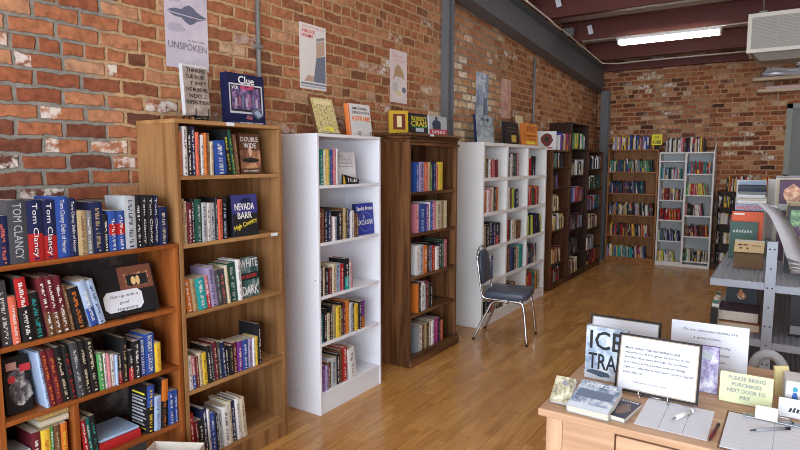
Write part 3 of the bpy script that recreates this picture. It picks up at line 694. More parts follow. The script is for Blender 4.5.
for i, cols, full, lean in ((4, 'RWKK', .42, 0), (3, 'UDORF', .72, 6), (2, 'JRMNK', .9, 4), (1, 'KCKCV', .65, 5), (0, 'AORCTR', .8, 3)):
    fill(MC, cs[2] + .02, cs[3] - .002, cz[i], .19, .24, cols, full, lean)
fill(MC, cs[1] + .02, cs[2] - .02, cz[0], .17, .22, 'UKAU', .5, 0)
MIX = 'KKKNNBWWWIISUUMRAEDCTGV'
M1, M2, M3 = T((FX, B1[0], 0)), T((FX, B2[0], 0)), T((FX, B3[0], 0))
for M, Z, w, fs, cs_ in ((M1, B1Z, B1[1] - B1[0], (.62, .62, .72, .42, .3, .6), ('RWIKKCU', 'KIOAKUM', 'WIYKKA', 'KAUKI', 'PEKU', 'SKGKK')),
                    (M2, B2Z, B2[1] - B2[0], (.6, .6, .85, .85, .8, .8), ('UIKAK', 'KKWCKC', 'EKVKMC', 'RVKUNB', 'WSAKK', 'LIYGKAK')),
                    (M3, B3Z, B3[1] - B3[0], (.7, .6, .8, .9, .9, .85), ('RKWMK', 'WEKK', 'VIUKA', 'RTBKS', 'WKDCK', 'KKWCK'))):
    for i_, (z, f, c) in enumerate(zip(Z, fs, cs_)): fill(M, .026, w - .026, z, .15, min(.215, (Z + [{B1Z[-1]: 1.815, B2Z[-1]: 2.2, B3Z[-1]: 1.83}[Z[-1]]])[i_ + 1] - z - .03), c, f, 3 if f < .7 else 0)
fill(M1, .30, .72, 1.8155, .19, .235, 'PBORUWA', 1.0, 0)
MB1 = T((BW[0], GY, 0)) @ RZ(-90); bwid = BW[1] - BW[0]
for z, f, l, c in zip(HZ, (.85, .88, .97, .78, .92), (6, 5, 4, 5, 5), ('YRVWBIORKTQTEKS', 'KRKMFORKYRENUIR', 'OEAKKWSNNUVKW', 'NNKCUVTDKNMN', 'ITGTKNBDWAUKEG')):
    fill(MB1, .028, bwid - .028, z, .16, .21, c, f, l)
htop = zback(630, 149.5)
fill(MB1 @ T((-.05, 0, 0)), .05, bwid - .03, htop, .19, .24, 'YGPNVYWBWVRFU', 1.0, 0)
MW = T((WW[0], GY, 0)) @ RZ(-90)
for z, f, l, c in zip(WLZ[:5], (.7, .95, .95, .95, .9), (8, 7, 4, 0, 0), ('NKYJAWK', 'WGNKPVN', 'RKRROUK', 'RKWMDVPA', 'RWLSTGIK')): fill(MW, .03, wm - .02, z, .15, .19, c, f, l)
for z, f, l, c in zip(WRZ, (.95, .9, .75, .9, .95), (0, 4, 8, 8, 2), ('GIIWCKKEU', 'FKMUOKUI', 'UFKKW', 'KGIYYJRWF', 'KRUVRTTEF')): fill(MW, wm + .02, ww - .03, z, .15, .195, c, f, l)
fill(MW, .08, ww - .12, wt, .18, .235, 'KMRWKIFSKWUMSKWRUAY', 1.0, 0)
MSm = T((SW[0], GY, 0)) @ RZ(-90)
for z, c in zip(SZ, ('KUW', 'WAWGK', 'IWVKWA', 'YKWIKKW')): fill(MSm, .03, .8, z, .15, .18, c, .9, 0)
fill(MSm, .12, .85, st_, .17, .23, 'KNRYAWWWRIKW', 1.0, 0)
far = FAR.build('book_rows'); far['kind'] = 'stuff'; far['label'] = 'rows of small book spines on the far bookcases and back wall'; far['category'] = 'books'
# face-out picture book on the brown case
print('BOOKS', NBOOK[0])
# ------------------------------------------------------------------ single books and boards shown cover first
INK = plain('print_black', (.02, .02, .022), .5, var=0); INKW = plain('print_white', (.80, .80, .80), .5, var=0); INKY = plain('print_yellow', (.80, .68, .06), .5, var=0)
INKR = plain('print_red', (.60, .05, .06), .5, var=0); INKO = plain('print_orange', (.75, .20, .05), .5, var=0); INKG = plain('print_grey', (.25, .25, .27), .5, var=0); INKP = plain('print_rose', (.66, .36, .34), .5, var=0)
PENCIL = plain('handwriting', (.05, .05, .07), .6, var=0)
def mottle(name, a, b, c, scale=30, lo=.35, hi=.65):
    t = NT(name); f = t.noise(t.obj(), scale, 4, .65); return t.done(t.ramp(f, [(lo, a), ((lo + hi) / 2, b), (hi, c)]), .4)
def Mx(y, z, X, tilt=0, yw=0): return T((X, y, z)) @ RZ(yw) @ RY(-tilt)
def My(x, z, Y, tilt=0, yw=0): return T((x, Y, z)) @ RZ(-90 + yw) @ RY(-tilt)     # faces the camera end of the room
def span(px0, px1, X, z): return y_on(px0, X, z), y_on(px1, X, z)
def wire_easel(label, M, w, h=.16, m=None, scroll=True, group=None, up=0):
    """Wire book stand: two feet with curled fronts, a rear prop; the book stands on its feet."""
    m = m or BLACKM; t = thing('wire_easel', label, 'easel', M, group)
    mb = MB()
    if up:
        for y in (w * .24, w * .76):
            for x in (-.03, .018): mb.tube([(x, y, .001), (x, y, up)], .0035, m, 6)
        mb.tube([(.018, w * .24, .014), (.018, w * .76, .014)], .0035, m, 6)
    for y in (w * .24, w * .76):
        mb.tube([(-.085, y, .003 + up), (.022, y, .003 + up)], .0026, m, 6)
        if scroll: mb.tube([(.022, y, .003)] + [(.022 + .0008, y + (.021 - .0010 * i) * math.sin(.42 * i) , .024 - (.021 - .0010 * i) * math.cos(.42 * i)) for i in range(0, 18)], .0026, m, 6)
        else: mb.tube([(.022, y, .003 + up), (.027, y, .01 + up), (.027, y, .04 + up)], .0026, m, 6)
    mb.tube([(-.02, w * .24, .003 + up), (-.02, w * .76, .003 + up)], .0026, m, 6); mb.build('feet', t)
    mb = MB(); mb.tube([(-.083, w * .24, .004), (-.083, w * .5, h), (-.083, w * .76, .004)], .0026, m, 6); mb.build('back_prop', t)
    return t
# board on the second pine shelf
ya, yb = span(105.3, 161.3, -2.47, .96)
FIRE = mottle('fireside_picture', (.05, .02, .015), (.28, .11, .06), (.75, .45, .22), 45)
bw_ = yb - ya; bh = .232
brd = thing('display_board', 'black display board with fireside picture and handwritten card on pine shelf', 'board', Mx(ya, .9555, -2.478, 17))
MB().box(-.006, 0, 0, bw_, 0, bh, plain('matt_black_board', (.016, .014, .016), .6), bev=.001).build('board', brd)
put_print(brd, [(rect(bw_ * .37, bh * .48, bw_ * .97, bh * .96), plain('print_brown', (.20, .075, .045), .5)), (rect(bw_ * .47, bh * .55, bw_ * .9, bh * .82), FIRE), (rect(bw_ * .5, bh * .56, bw_ * .88, bh * .78), INK),
               (blob(bw_ * .62, bh * .66, .012, .02), plain('candle_glow_print', (.80, .55, .25), .5)), (blob(bw_ * .70, bh * .66, .010, .022), _pm['candle_glow_print'])], [], name='picture')
c0, c1, k0, k1 = bw_ * .05, bw_ * .72, .022, bh * .50
oc = [(c0 + .02, k0), (c1 - .02, k0), (c1, k0 + .02), (c1, k1 - .02), (c1 - .02, k1), (c0 + .02, k1), (c0, k1 - .02), (c0, k0 + .02)]
cdm = MB(); cdm.prism(oc, .0012, .0022, PAPER, FACE); cdm.build('card', brd)
for i, (s, a, b_) in enumerate((('Get up with a', .16, .9), ('good', .38, .62), ('mystery', .30, .84))):
    text(s, brd, T((.0023, c0 + (c1 - c0) * a, k1 - .034 - i * .030)) @ FACE, (c1 - c0) * (b_ - a), .017, PENCIL)
wire_easel('black scroll wire easel under the handwritten card on the pine shelf', T((-2.474, ya, .9484)), bw_ * 1.05, .15)
# face-out book at the left of the third pine shelf
ya, yb = span(11, 37, -2.46, .68)
hz = .225
DRAG = mottle('grey_beast_print', (.012, .012, .015), (.10, .10, .11), (.55, .54, .52), 26)
art_book('book', 'black book with grey beasts on its cover at left of third pine shelf', 'book', Mx(ya, .6555, -2.49, 6, 0), yb - ya, hz, .035, PM('K'), PM('K'),
         [(blob((yb - ya) * .62, .085, .042, .055, 12, 3, .15), DRAG), (blob((yb - ya) * .5, .14, .03, .035, 10, 5, .2), DRAG), (rect(.012, .175, .05, .205), plain('print_salmon', (.62, .36, .32), .5)), (rect(.06, .16, .10, .19), INKR), (rect(.015, .125, .04, .15), INKR)], [])
# lying books of the pine case
def lying(px0, px1, X, z, t, code, label, d=.15, seed=1, turn=0, group='books on the pine bookcase'):
    y0, y1 = span(px0, px1, X, z); rg = random.Random(seed)
    return make_book(T((X, y1, z)) @ RZ(turn) @ RX(90), t, y1 - y0, d, code, label, group, True, rg)
o = lying(97.5, 141, -2.462, .3655, .042, 'RR', 'thick red spined book lying flat on the lowest pine shelf', .19, 3)
lying(99, 139, -2.468, .4085, .012, 'LL', 'thin pale blue book lying flat on top of the red one', .18, 4)
zl = .365 + .19
lying(40.5, 69, -2.47, .573, .026, 'IW', 'cream book lying across the upright books, lower pine shelf', .14, 5)
lying(38, 68.8, -2.475, .6005, .024, 'AY', 'tan book lying topmost across the upright books, lower pine shelf', .13, 6)
for i, (c, lb) in enumerate((('C', 'charcoal book lying lowest of the pile at the pine case edge'), ('N', 'navy book lying second in the pile at the pine case edge'), ('K', 'black book lying third in the pile at the pine case edge'), ('S', 'silver grey book lying topmost of the pile at the pine case edge'))):
    make_book(T((-2.455 - .004 * (i % 2), 1.036, .3654 + .037 * i)) @ RX(90), .034, .086, .15, c, lb, 'books on the pine bookcase', True, random.Random(i))
for o in [x for x in COL.objects if x.get('label', '').startswith('black book with blue band, fourth from left on lowest pine')]:
    mb = MB()
    for i in range(11):
        z = .018 + i * .0165; a = .012 + .012 * (i * 7 % 3); mb.add([(-a, -.0004, z), (-.125, -.0004, z), (-.125, -.0004, z + (.009 if i % 3 else .005)), (-a, -.0004, z + (.009 if i % 3 else .005))], [(0, 1, 2, 3)], plain('print_pale_stripe', (.45, .46, .50), .5) if 0 < i < 10 else INKY)
    mb.build('cover_print', o)
# face-out books of the oak case
ya, yb = span(243.2, 263.5, -2.47, 1.65); yb = min(yb, OY1 - .03)
SUNSET = mottle('desert_print', (.10, .04, .03), (.30, .13, .07), (.60, .32, .18), 16)
w_ = yb - ya
art_book('book', 'brown desert picture book facing out on the top oak shelf', 'book', Mx(ya, 1.5885, -2.485, 5), w_, .222, .022, PM('U'), PM('U'),
         [(rect(0, .03, w_, .13), SUNSET), (blob(w_ * .5, .125, .012, .03), plain('print_pale_sky', (.70, .48, .34), .5)), (blob(w_ * .5, .075, w_ * .42, .014), INK)],
         [('DOUBLE', .012, .178, w_ - .024, .026, INKW, 1), ('WIDE', w_ * .2, .142, w_ * .6, .028, INKW, 1), ('RON CORBETT', .02, .012, w_ * .75, .009, INKW)])
ya, yb = span(235.5, 261.5, -2.455, 1.3); w_ = yb - ya
MOON = plain('print_indigo', (.05, .05, .22), .4)
art_book('book', 'dark blue book with yellow slanting title facing out, second oak shelf', 'book', Mx(ya - .01, 1.2505, -2.458, 4, 2), w_, .225, .04, MOON, PM('K'),
         [(rect(.0005, .0005, w_ - .0005, .12), INK), (blob(w_ * .55, .185, w_ * .22, .022), PM('N'))],
         [('NEVADA', .02, .140, w_ - .045, .038, INKW, 1), ('BARR', w_ * .2, .093, w_ * .55, .036, INKW, 1)])
text('High Country', bpy.data.objects[-1] if False else [x for x in COL.objects if x.get('label', '').startswith('dark blue book with yellow slanting')][0], T((.0012, .012, .022)) @ FACE @ RZ(14), w_ * .92, .034, INKY, bold=.01)
ya, yb = span(243.5, 264, -2.455, .95); w_ = yb - ya
STREAK = mottle('streak_print', (.01, .035, .035), (.05, .14, .15), (.35, .45, .44), 22)
art_book('book', 'teal and white book with lettered cover facing out on third oak shelf', 'book', Mx(ya - .008, .9005, -2.462, 4, 6), w_, .222, .03, STREAK, PM('D'),
         [(rect(.0, .095, w_, .135), plain('print_black_teal', (.01, .03, .03), .5))], [('WHITE', .006, .165, w_ - .012, .048, INKW, 1), ('MURDERS', .012, .106, w_ - .03, .02, INKR, 1), ('DARK', .012, .012, w_ - .024, .052, INKW, 1)])
# face-out books of the white case
ya, yb = span(339.5, 358.3, -2.47, 1.55); w_ = yb - ya
PALEC = mottle('pale_grey_cover', (.50, .51, .53), (.62, .62, .64), (.72, .72, .74), 8)
art_book('book', 'pale grey book facing out on the top narrow white shelf', 'book', Mx(ya, 1.5085, -2.485, 5), w_, .215, .02, PALEC, PM('W'),
         [(rect(w_ * .1, .115, w_ * .9, .118), INKG)], [('BE', w_ * .12, .182, w_ * .25, .014, INKG), ('STILL', w_ * .12, .158, w_ * .65, .014, INKG), ('MY SOUL', w_ * .15, .133, w_ * .7, .014, INKG)])
ya, yb = span(342, 358, -2.455, 1.52); w_ = yb - ya
bb = thing('small_box', 'small black box with white letters and yellow end below the pale grey book', 'box', Mx(ya, 1.5085, -2.447, 0, 0))
MB().prism([(0, 0), (w_, 0), (w_, .03), (.03, .062), (0, .066)], -.012, 0, PM('K'), FACE).build('box', bb)
mb = MB(); mb.add([(.0005, .004, .004), (.0005, .03, .004), (.0005, .012, .058), (.0005, .004, .06)], [(0, 1, 2, 3)], PM('Y')); mb.build('yellow_print', bb)
for i in range(5): text('TALISMAN'[i], bb, T((.0006, .05 + i * .022, .012)) @ FACE, .016, .03 - i * .003, INKW)
ya, yb = span(357.5, 374.8, -2.475, 1.2); w_ = yb - ya
art_book('book', 'royal blue book with circle facing out in the narrow white case', 'book', Mx(ya, 1.1405, -2.478, 4), w_, .222, .03, plain('print_royal', (.03, .045, .32), .35), PM('N'),
         [(blob(w_ * .5, .09, w_ * .36, .07, 28), plain('print_pale_ring', (.25, .30, .55), .4)), (blob(w_ * .5, .09, w_ * .345, .067, 28), _pm['print_royal']), (blob(w_ * .42, .125, .012, .018), plain('print_pale_ring', (1, 1, 1)))],
         [('Sandra Brown', .01, .172, w_ - .02, .03, INKW, 1), ('EXCLUSIVE', .015, .07, w_ - .03, .034, INKW, 1)])
# on top of the oak case
OT = 1.8625
ya, yb = span(184, 208.5, -2.60, 1.95); w_ = yb - ya
KRAFT = mottle('kraft_silver_cover', (.24, .19, .155), (.33, .265, .22), (.45, .38, .32), 20)
art_book('book', 'brown silver book with black lettering on an easel above the oak case', 'book', Mx(ya, OT + .034, -2.585, 4, 0), w_, .262, .03, KRAFT, plain('silver_spine', (.55, .56, .58), .4),
         [(rect(0, .248, w_, .261), plain('silver_spine', (1, 1, 1)))], [(s, w_ * a, .222 - i * .033, w_ * (b_ - a), .02, INK, 1) for i, (s, a, b_) in enumerate((('THINKERS', .15, .9), ('SUE ROBI', .1, .85), ("'I' ISN'T", .25, .92), ('THE MURDERS', .06, .95), ('NEXT...', .2, .85), ('SUPERSTITION', .06, .97)))])
wire_easel('black wire easel holding the brown silver book above the oak case', T((-2.58, ya, OT)), w_, .16, scroll=False, up=.028)
ya, yb = span(227.5, 265, -2.58, 1.95); w_ = yb - ya; h_ = .285
clue = thing('board_game_box', 'navy game box with violet picture standing on the oak bookcase', 'game box', Mx(ya, OT + .003, -2.575, 2.5, 0))
NAVB = plain('navy_box_card', (.008, .012, .055), .4)
MB().box(-.05, 0, 0, w_, 0, h_, NAVB, bev=.002).build('box', clue)
VPIC = mottle('violet_scene_print', (.015, .01, .03), (.09, .05, .16), (.40, .24, .42), 30)
put_print(clue, [(rect(w_ * .06, h_ * .22, w_ * .94, h_ * .80), plain('print_silver', (.52, .54, .60), .4)), (rect(w_ * .09, h_ * .26, w_ * .90, h_ * .77), INK), (rect(w_ * .12, h_ * .30, w_ * .87, h_ * .74), VPIC)]
   + [(rect(w_ * (.2 + .09 * i), h_ * .36, w_ * (.255 + .09 * i), h_ * (.52 + .03 * (i % 3))), plain(f'print_figure_{i % 3}', [(.45, .40, .48), (.30, .12, .18), (.16, .16, .30)][i % 3], .5)) for i in range(7)]
   + [([(w_ * .6, h_ * .26), (w_ * .78, h_ * .12), (w_ * .97, h_ * .22), (w_ * .74, h_ * .36)], plain('print_slate', (.10, .12, .17), .4)), ([(w_ * .68, h_ * .26), (w_ * .80, h_ * .16), (w_ * .92, h_ * .215), (w_ * .77, h_ * .31)], plain('print_sky', (.30, .40, .52), .4)),
      ([(w_ * .46, h_ * .12), (w_ * .62, h_ * .1), (w_ * .64, h_ * .17), (w_ * .5, h_ * .2)], plain('print_wine', (.32, .10, .14), .4)), (rect(w_ * .05, .006, w_ * .95, .016), plain('print_navy2', (.05, .07, .2), .4))],
   [('Clue', w_ * .30, h_ * .80, w_ * .42, h_ * .155, INKW, 1), ('VCR', w_ * .12, h_ * .69, w_ * .17, h_ * .06, INKW, 1), ('MYSTERY GAME', w_ * .3, .0075, w_ * .6, .008, INKW)])
text('VCR GAME', clue, T((.004, w_ * .34, h_ * .675)) @ FACE @ RZ(5), w_ * .36, h_ * .085, plain('print_hot_pink', (.75, .08, .22), .5, var=0), bold=.015)
# on top of the white case
WT = 1.8365
ya, yb = span(315.5, 336, -2.60, 1.9); w_ = yb - ya
YMAP = mottle('yellow_map_cover', (.14, .11, .04), (.52, .42, .15), (.70, .58, .26), 60)
art_book('book', 'yellow patterned book leaning back on an easel above the white case', 'book', Mx(ya, WT + .0065, -2.575, 17, -2), w_, .245, .028, YMAP, PM('U'), [(rect(w_ * .1, .2, w_ * .9, .23), plain('print_straw', (.68, .58, .3), .5)), (rect(w_ * .35, .012, w_ * .75, .04), INKY)], [])
wire_easel('grey wire easel holding the yellow book above the white case', T((-2.565, ya, WT)) @ RZ(-2), w_, .13, CHROME)
ya, yb = span(350.5, 372.5, -2.60, 1.9); w_ = yb - ya
art_book('book', 'white book with orange title and orange spine above the white case', 'book', Mx(ya, WT + .0065, -2.60, 7), w_, .232, .035, PM('W'), plain('print_orange', (1, 1, 1)),
         [(rect(0, 0, w_ * .06, .232), INKO)] + [(rect(w_ * .2, .06 + i * .012, w_ * .85, .063 + i * .012), plain('print_pale_line', (.55, .6, .68), .5)) for i in range(4)],
         [('MICHAEL', w_ * .2, .190, w_ * .66, .018, INK, 1), ('CRICHTON', w_ * .16, .160, w_ * .76, .018, INK, 1), ('AIRFRAME', w_ * .12, .108, w_ * .83, .036, INKO, 1)])
wire_easel('black scroll easel holding the white and orange book above the white case', T((-2.59, ya, WT)), w_, .14)
# on top of the stained case
DT = 1.8855
ya, yb = span(402.5, 410, -2.58, 1.95); w_ = .16
art_book('book', 'gold bordered book turned sideways at the left end of the stained case top', 'book', Mx(ya - .075, DT, -2.655, 3, -38), w_, .182, .03, plain('gold_card', (.52, .34, .03), .4), PM('Y'), [(rect(w_ * .2, .03, w_ * .85, .155), plain('print_dark_red', (.16, .03, .02), .5)), (rect(w_ * .4, .05, w_ * .65, .14), plain('print_straw', (1, 1, 1)))], [])
ya, yb = span(410.5, 428.5, -2.55, 1.95); w_ = yb - ya
art_book('book', 'black book with large yellow lettering on the stained case top', 'book', Mx(ya, DT, -2.55, 4, 0), w_, .168, .045, PM('K'), PM('K'), [(rect(w_ * .3, .02, w_ * .75, .05), plain('print_pale_line', (1, 1, 1))), (rect(w_ * .1, .055, w_ * .9, .062), plain('print_green_line', (.06, .3, .1), .5))],
         [('ROBERT', w_ * .1, .108, w_ * .82, .036, INKY, 1), ('CRAIS', w_ * .06, .064, w_ * .88, .042, INKY, 1)])
ya, yb = span(428.8, 444.5, -2.545, 1.95); w_ = yb - ya
art_book('book', 'pale book with dark standing figure and red title on stained case top', 'book', Mx(ya, DT, -2.535, 4, -4), w_, .165, .025, PM('S'), PM('W'), [([(w_ * .2, .05), (w_ * .62, .05), (w_ * .66, .105), (w_ * .56, .128), (w_ * .26, .128), (w_ * .15, .1)], plain('print_ink_blue', (.04, .05, .09), .5)), (blob(w_ * .41, .142, .02, .02), plain('print_ink_blue', (1, 1, 1))), (rect(0, 0, w_, .052), plain('print_cherry', (.50, .06, .09), .5))],
         [('SPIES', w_ * .12, .016, w_ * .76, .024, INKW, 1)])
# on top of the cube unit
CT = 1.8525
ya, yb = span(477.5, 494.5, -2.60, 1.95); w_ = yb - ya
MIST = mottle('misty_blue_cover', (.14, .18, .24), (.30, .37, .42), (.50, .57, .60), 14)
art_book('book', 'misty blue book standing leftmost above the white cubes', 'book', Mx(ya, CT, -2.60, 5), w_, .285, .03, MIST, PM('N'), [(rect(0, .0, w_, .06), plain('print_pale_mist', (.42, .48, .50), .5))], [('THE', w_ * .22, .225, w_ * .56, .028, INK, 1), ('LAKE', w_ * .12, .16, w_ * .76, .032, INKG, 1)])
ya, yb = span(505, 518.5, -2.60, 1.95); w_ = yb - ya
art_book('book', 'black book with small yellow picture standing above the middle white cubes', 'book', Mx(ya, CT, -2.59, 5), w_, .255, .035, PM('K'), PM('K'), [(rect(w_ * .45, .03, w_ * .8, .11), plain('print_amber', (.60, .42, .08), .5)), (rect(w_ * .2, .15, w_ * .85, .155), INKG), (rect(w_ * .2, .19, w_ * .85, .194), INKG)], [])
ya, yb = span(518.5, 526, -2.66, 1.95); w_ = yb - ya
CREAMC = plain('cream_card', (.68, .58, .36), .6)
tag(MB().box(-.002, 0, 0, w_, 0, .37, CREAMC).build('cream_card', None, Mx(ya, CT, -2.66, 8)), 'tall plain cream card leaning on the wall behind the orange book', 'card')
ya, yb = span(522.3, 535.3, -2.56, 1.95); yb = min(yb, CY1 - .01); w_ = yb - ya
ORC = mottle('orange_cover', (.55, .16, .02), (.72, .25, .03), (.80, .36, .06), 12)
art_book('book', 'bright orange book with dark lettering standing right above the white cubes', 'book', Mx(ya, CT, -2.545, 5, -3), w_, .262, .03, ORC, PM('O'), [(rect(w_ * .2, .105, w_ * .9, .125), plain('print_rust', (.35, .06, .02), .5)), (rect(w_ * .25, .02, w_ * .8, .05), INKY)], [('IRIS', w_ * .3, .16, w_ * .6, .07, plain('print_rust', (1, 1, 1)), 1), ('HOUSE', w_ * .15, .058, w_ * .7, .03, plain('print_rust', (1, 1, 1)), 1)])
# on the brown case: book turned towards the room
art_book('book', 'white book with dark red round picture on top of the brown case', 'book', T((-2.69, B1[0] + .075, 1.8155)) @ RZ(-62) @ RY(-3), .25, .24, .03, PM('W'), PM('G'), [(blob(.13, .13, .075, .085, 16, 2, .1), plain('print_dark_red', (1, 1, 1))), (blob(.13, .14, .03, .03, 10, 2, .1), INK), (rect(.06, .02, .2, .035), INKR)], [])
# yellow card on the honey case
p0, p1 = at_y(651.8, 134.5, GY - .0), at_y(662, 143.5, GY)
yc = thing('author_card', 'yellow name card standing between books on the honey case', 'card', My(p0.x, htop + .0005, GY + .008))
cw, chh = p1.x - p0.x, p0.z - htop
MB().box(-.003, 0, 0, cw, chh - .17, chh, plain('yellow_card', (.78, .68, .05), .5), bev=.0005).build('card', yc)
mb = MB(); mb.box(-.04, 0, .02, cw - .02, 0, .006, BLACKM).box(-.0065, -.0035, cw * .3, cw * .7, .006, chh - .06, BLACKM); mb.build('stand', yc)
text('J.D.', yc, T((.0006, cw * .25, chh - .075)) @ FACE, cw * .5, .05, INK, bold=.02); text('ROBB', yc, T((.0006, cw * .12, chh - .15)) @ FACE, cw * .76, .055, INK, bold=.02)
# ------------------------------------------------------------------ posters on the side wall
def poster(label, px0, px1, zt, zb_, base, prints, words, M=None):
    z = (zt + zb_) / 2; y0, y1 = span(px0, px1, WX + .004, z); w_, h_ = y1 - y0, zt - zb_
    o = thing('poster', label, 'poster', T((WX + .003, y0, zb_)))
    MB().box(0, .0015, 0, w_, 0, h_, base).build('sheet', o)
    put_print(o, [([(a * w_, b * h_) for a, b in poly], m) for poly, m in prints], [(s, a * w_, b * h_, c * w_, d * h_, m, 1) for s, a, b, c, d, m in words], .0018); return o
LAV = mottle('lavender_sky', (.42, .39, .47), (.53, .48, .56), (.60, .55, .60), 3)
ISL = plain('print_island', (.12, .13, .19), .6); CLD = plain('print_cloud', (.40, .37, .46), .6)
top_isl = [(.05, .585), (.2, .62), (.38, .625), (.46, .66), (.56, .685), (.66, .665), (.74, .63), (.86, .605), (.96, .59), (.96, .575), (.8, .565), (.5, .57), (.2, .575)]
bot_isl = [(.05, .575), (.2, .565), (.5, .56), (.8, .555), (.96, .568), (.86, .55), (.74, .53), (.66, .495), (.56, .475), (.46, .5), (.38, .535), (.2, .54)]
poster('lavender poster with dark island reflected in water', 164.5, 207.5, 2.66, 2.16, LAV, [(blob(.2, .72, .18, .04, 12, 1, .2), CLD), (blob(.25, .42, .2, .05, 12, 2, .2), CLD), (top_isl, ISL), (bot_isl, ISL)],
       [('UNSPOKEN', .05, .20, .9, .075, plain('print_mauve_grey', (.22, .19, .24), .6)), ('A NOVEL', .5, .30, .42, .018, plain('print_mauve_grey', (1, 1, 1)))])
WP = plain('poster_white', (.70, .67, .64), .6, var=.03)
SKIN = plain('print_beige', (.48, .33, .25), .6); INKB = plain('print_slate_blue', (.16, .18, .23), .6)
poster('white poster with red heading and dark angular shapes above the yellow book', 299.5, 326, 2.59, 2.155, WP,
       [([(.5, .12), (.97, .12), (.97, .56), (.62, .5)], INKB), ([(.62, .5), (.94, .57), (.94, .8), (.62, .74)], SKIN), ([(.62, .75), (.94, .81), (.94, .85), (.62, .8)], plain('print_grey', (1, 1, 1))), ([(.14, .12), (.48, .12), (.52, .2), (.3, .22)], SKIN), (rect(.03, .07, .98, .095), INKB), (rect(.05, .03, .95, .055), plain('print_pale_sky2', (.35, .4, .5), .6))],
       [('THE RETURN OF', .08, .935, .84, .035, INKP), ('SHERLOCK', .08, .86, .5, .05, INKR), ('HOLMES', .08, .79, .42, .05, INKR)])
PKP = mottle('pale_pink_sheet', (.62, .52, .52), (.66, .58, .57), (.72, .64, .62), 6)
poster('pale pink poster with tan draped shape above the stained case', 390, 406.8, 2.585, 2.155, PKP,
       [([(.15, .4), (.3, .68), (.5, .74), (.75, .62), (.85, .45), (.7, .5), (.5, .5), (.3, .5)], plain('print_tan', (.42, .27, .15), .6)), (blob(.82, .26, .13, .06), INKB), (blob(.5, .18, .16, .05), plain('print_soft_yellow', (.66, .58, .30), .6)), (blob(.3, .3, .18, .1), plain('print_soft_grey', (.52, .48, .48), .6))],
       [('Secrets', .12, .86, .6, .07, INKP), ('and Lies', .2, .78, .6, .06, INKP)])
BLP = mottle('blue_collage_sheet', (.10, .14, .24), (.30, .38, .50), (.60, .62, .66), 9)
poster('blue and white collage poster right of the steel column', 476, 488.3, 2.61, 2.12, BLP, [([(.55, .0), (.85, .0), (.9, .5), (.6, .45)], INKB), ([(.12, .04), (.5, .06), (.55, .3), (.2, .28)], plain('print_pale_mist', (1, 1, 1)))], [('THE', .2, .8, .6, .06, INKW)])
PNP = mottle('faded_rose_sheet', (.45, .22, .18), (.56, .32, .26), (.62, .42, .34), 12)
poster('faded rose coloured poster beyond the blue collage one', 501.2, 510.7, 2.62, 2.17, PNP, [(rect(.2, .55, .8, .6), plain('print_rose', (1, 1, 1))), (rect(.3, .2, .7, .4), plain('print_soft_rose', (.50, .26, .22), .6))], [])
# ------------------------------------------------------------------ the blue chair
CLOTH = mottle('blue_grey_cloth', (.042, .054, .08), (.06, .076, .11), (.085, .10, .14), 220, .3, .7)
CHX, CHY = -2.10, 4.93
ch = thing('stacking_chair', 'blue grey cushioned chair with chrome legs facing away from white cubes', 'chair', T((-2.112, 5.06, 0)) @ RZ(9.5) @ Matrix.Diagonal((.92, .98, .97, 1)))
def pad(mb, poly, z0, z1, m, M=None, r=.02):
    bm = bmesh.new(); vs = [bm.verts.new((x, y, z0)) for x, y in poly]; f = bm.faces.new(vs)
    e = bmesh.ops.extrude_face_region(bm, geom=[f]); bmesh.ops.translate(bm, verts=[v for v in e['geom'] if isinstance(v, bmesh.types.BMVert)], vec=(0, 0, z1 - z0))
    bmesh.ops.recalc_face_normals(bm, faces=bm.faces)
    eds = [ed for ed in bm.edges if abs(ed.verts[0].co.z - ed.verts[1].co.z) < 1e-6]
    bmesh.ops.bevel(bm, geom=eds, offset=r, segments=3, affect='EDGES', profile=.5); bm.verts.index_update()
    mb.add([v.co.copy() for v in bm.verts], [tuple(v.index for v in f.verts) for f in bm.faces], m, M, True); bm.free()
def rrect(x0, x1, y0, y1, r, n=4):
    out = []
    for cx, cy, a in ((x1 - r, y1 - r, 0), (x0 + r, y1 - r, 90), (x0 + r, y0 + r, 180), (x1 - r, y0 + r, 270)):
        out += [(cx + r * math.cos(R(a + 90 * i / n)), cy + r * math.sin(R(a + 90 * i / n))) for i in range(n + 1)]
    return out
mb = MB(); pad(mb, rrect(-.20, .235, -.205, .205, .06), .415, .49, CLOTH, None, .024); mb.build('seat', ch)
# frame: back loop runs down the back and bends into the seat rails
tilt = 9
def bk(y, s):                 # a point of the back plane at height s along it
    return (-.225 - s * math.sin(R(tilt)), y, .44 + s * math.cos(R(tilt)))
loop = [bk(-.185, 0), bk(-.185, .12), bk(-.18, .30)] + [bk(-.18 * math.cos(R(a)), .30 + .155 * math.sin(R(a))) for a in range(20, 161, 20)] + [bk(.18, .30), bk(.185, .12), bk(.185, 0)]
def smooth(pts, it=2):
    for _ in range(it):
        q = [pts[0]]
        for a, b in zip(pts, pts[1:]): q += [tuple(Vector(a).lerp(Vector(b), .25)), tuple(Vector(a).lerp(Vector(b), .75))]
        pts = q + [pts[-1]]
    return pts
full = [(.19, -.185, .408), (-.17, -.185, .408)] + [(-.222, -.185, .425)] + loop[1:-1] + [(-.222, .185, .425), (-.17, .185, .408), (.19, .185, .408)]
mb = MB(); mb.tube(smooth(full), .0105, CHROME, 8); mb.build('back_frame', ch)
mb = MB(); Mb = Matrix.Translation((0, 0, 0))
bp = [(y, s) for y, s in [(-.150, .10), (.150, .10)]] + [(.155 * math.cos(R(a)), .29 + .13 * math.sin(R(a))) for a in range(0, 181, 20)]
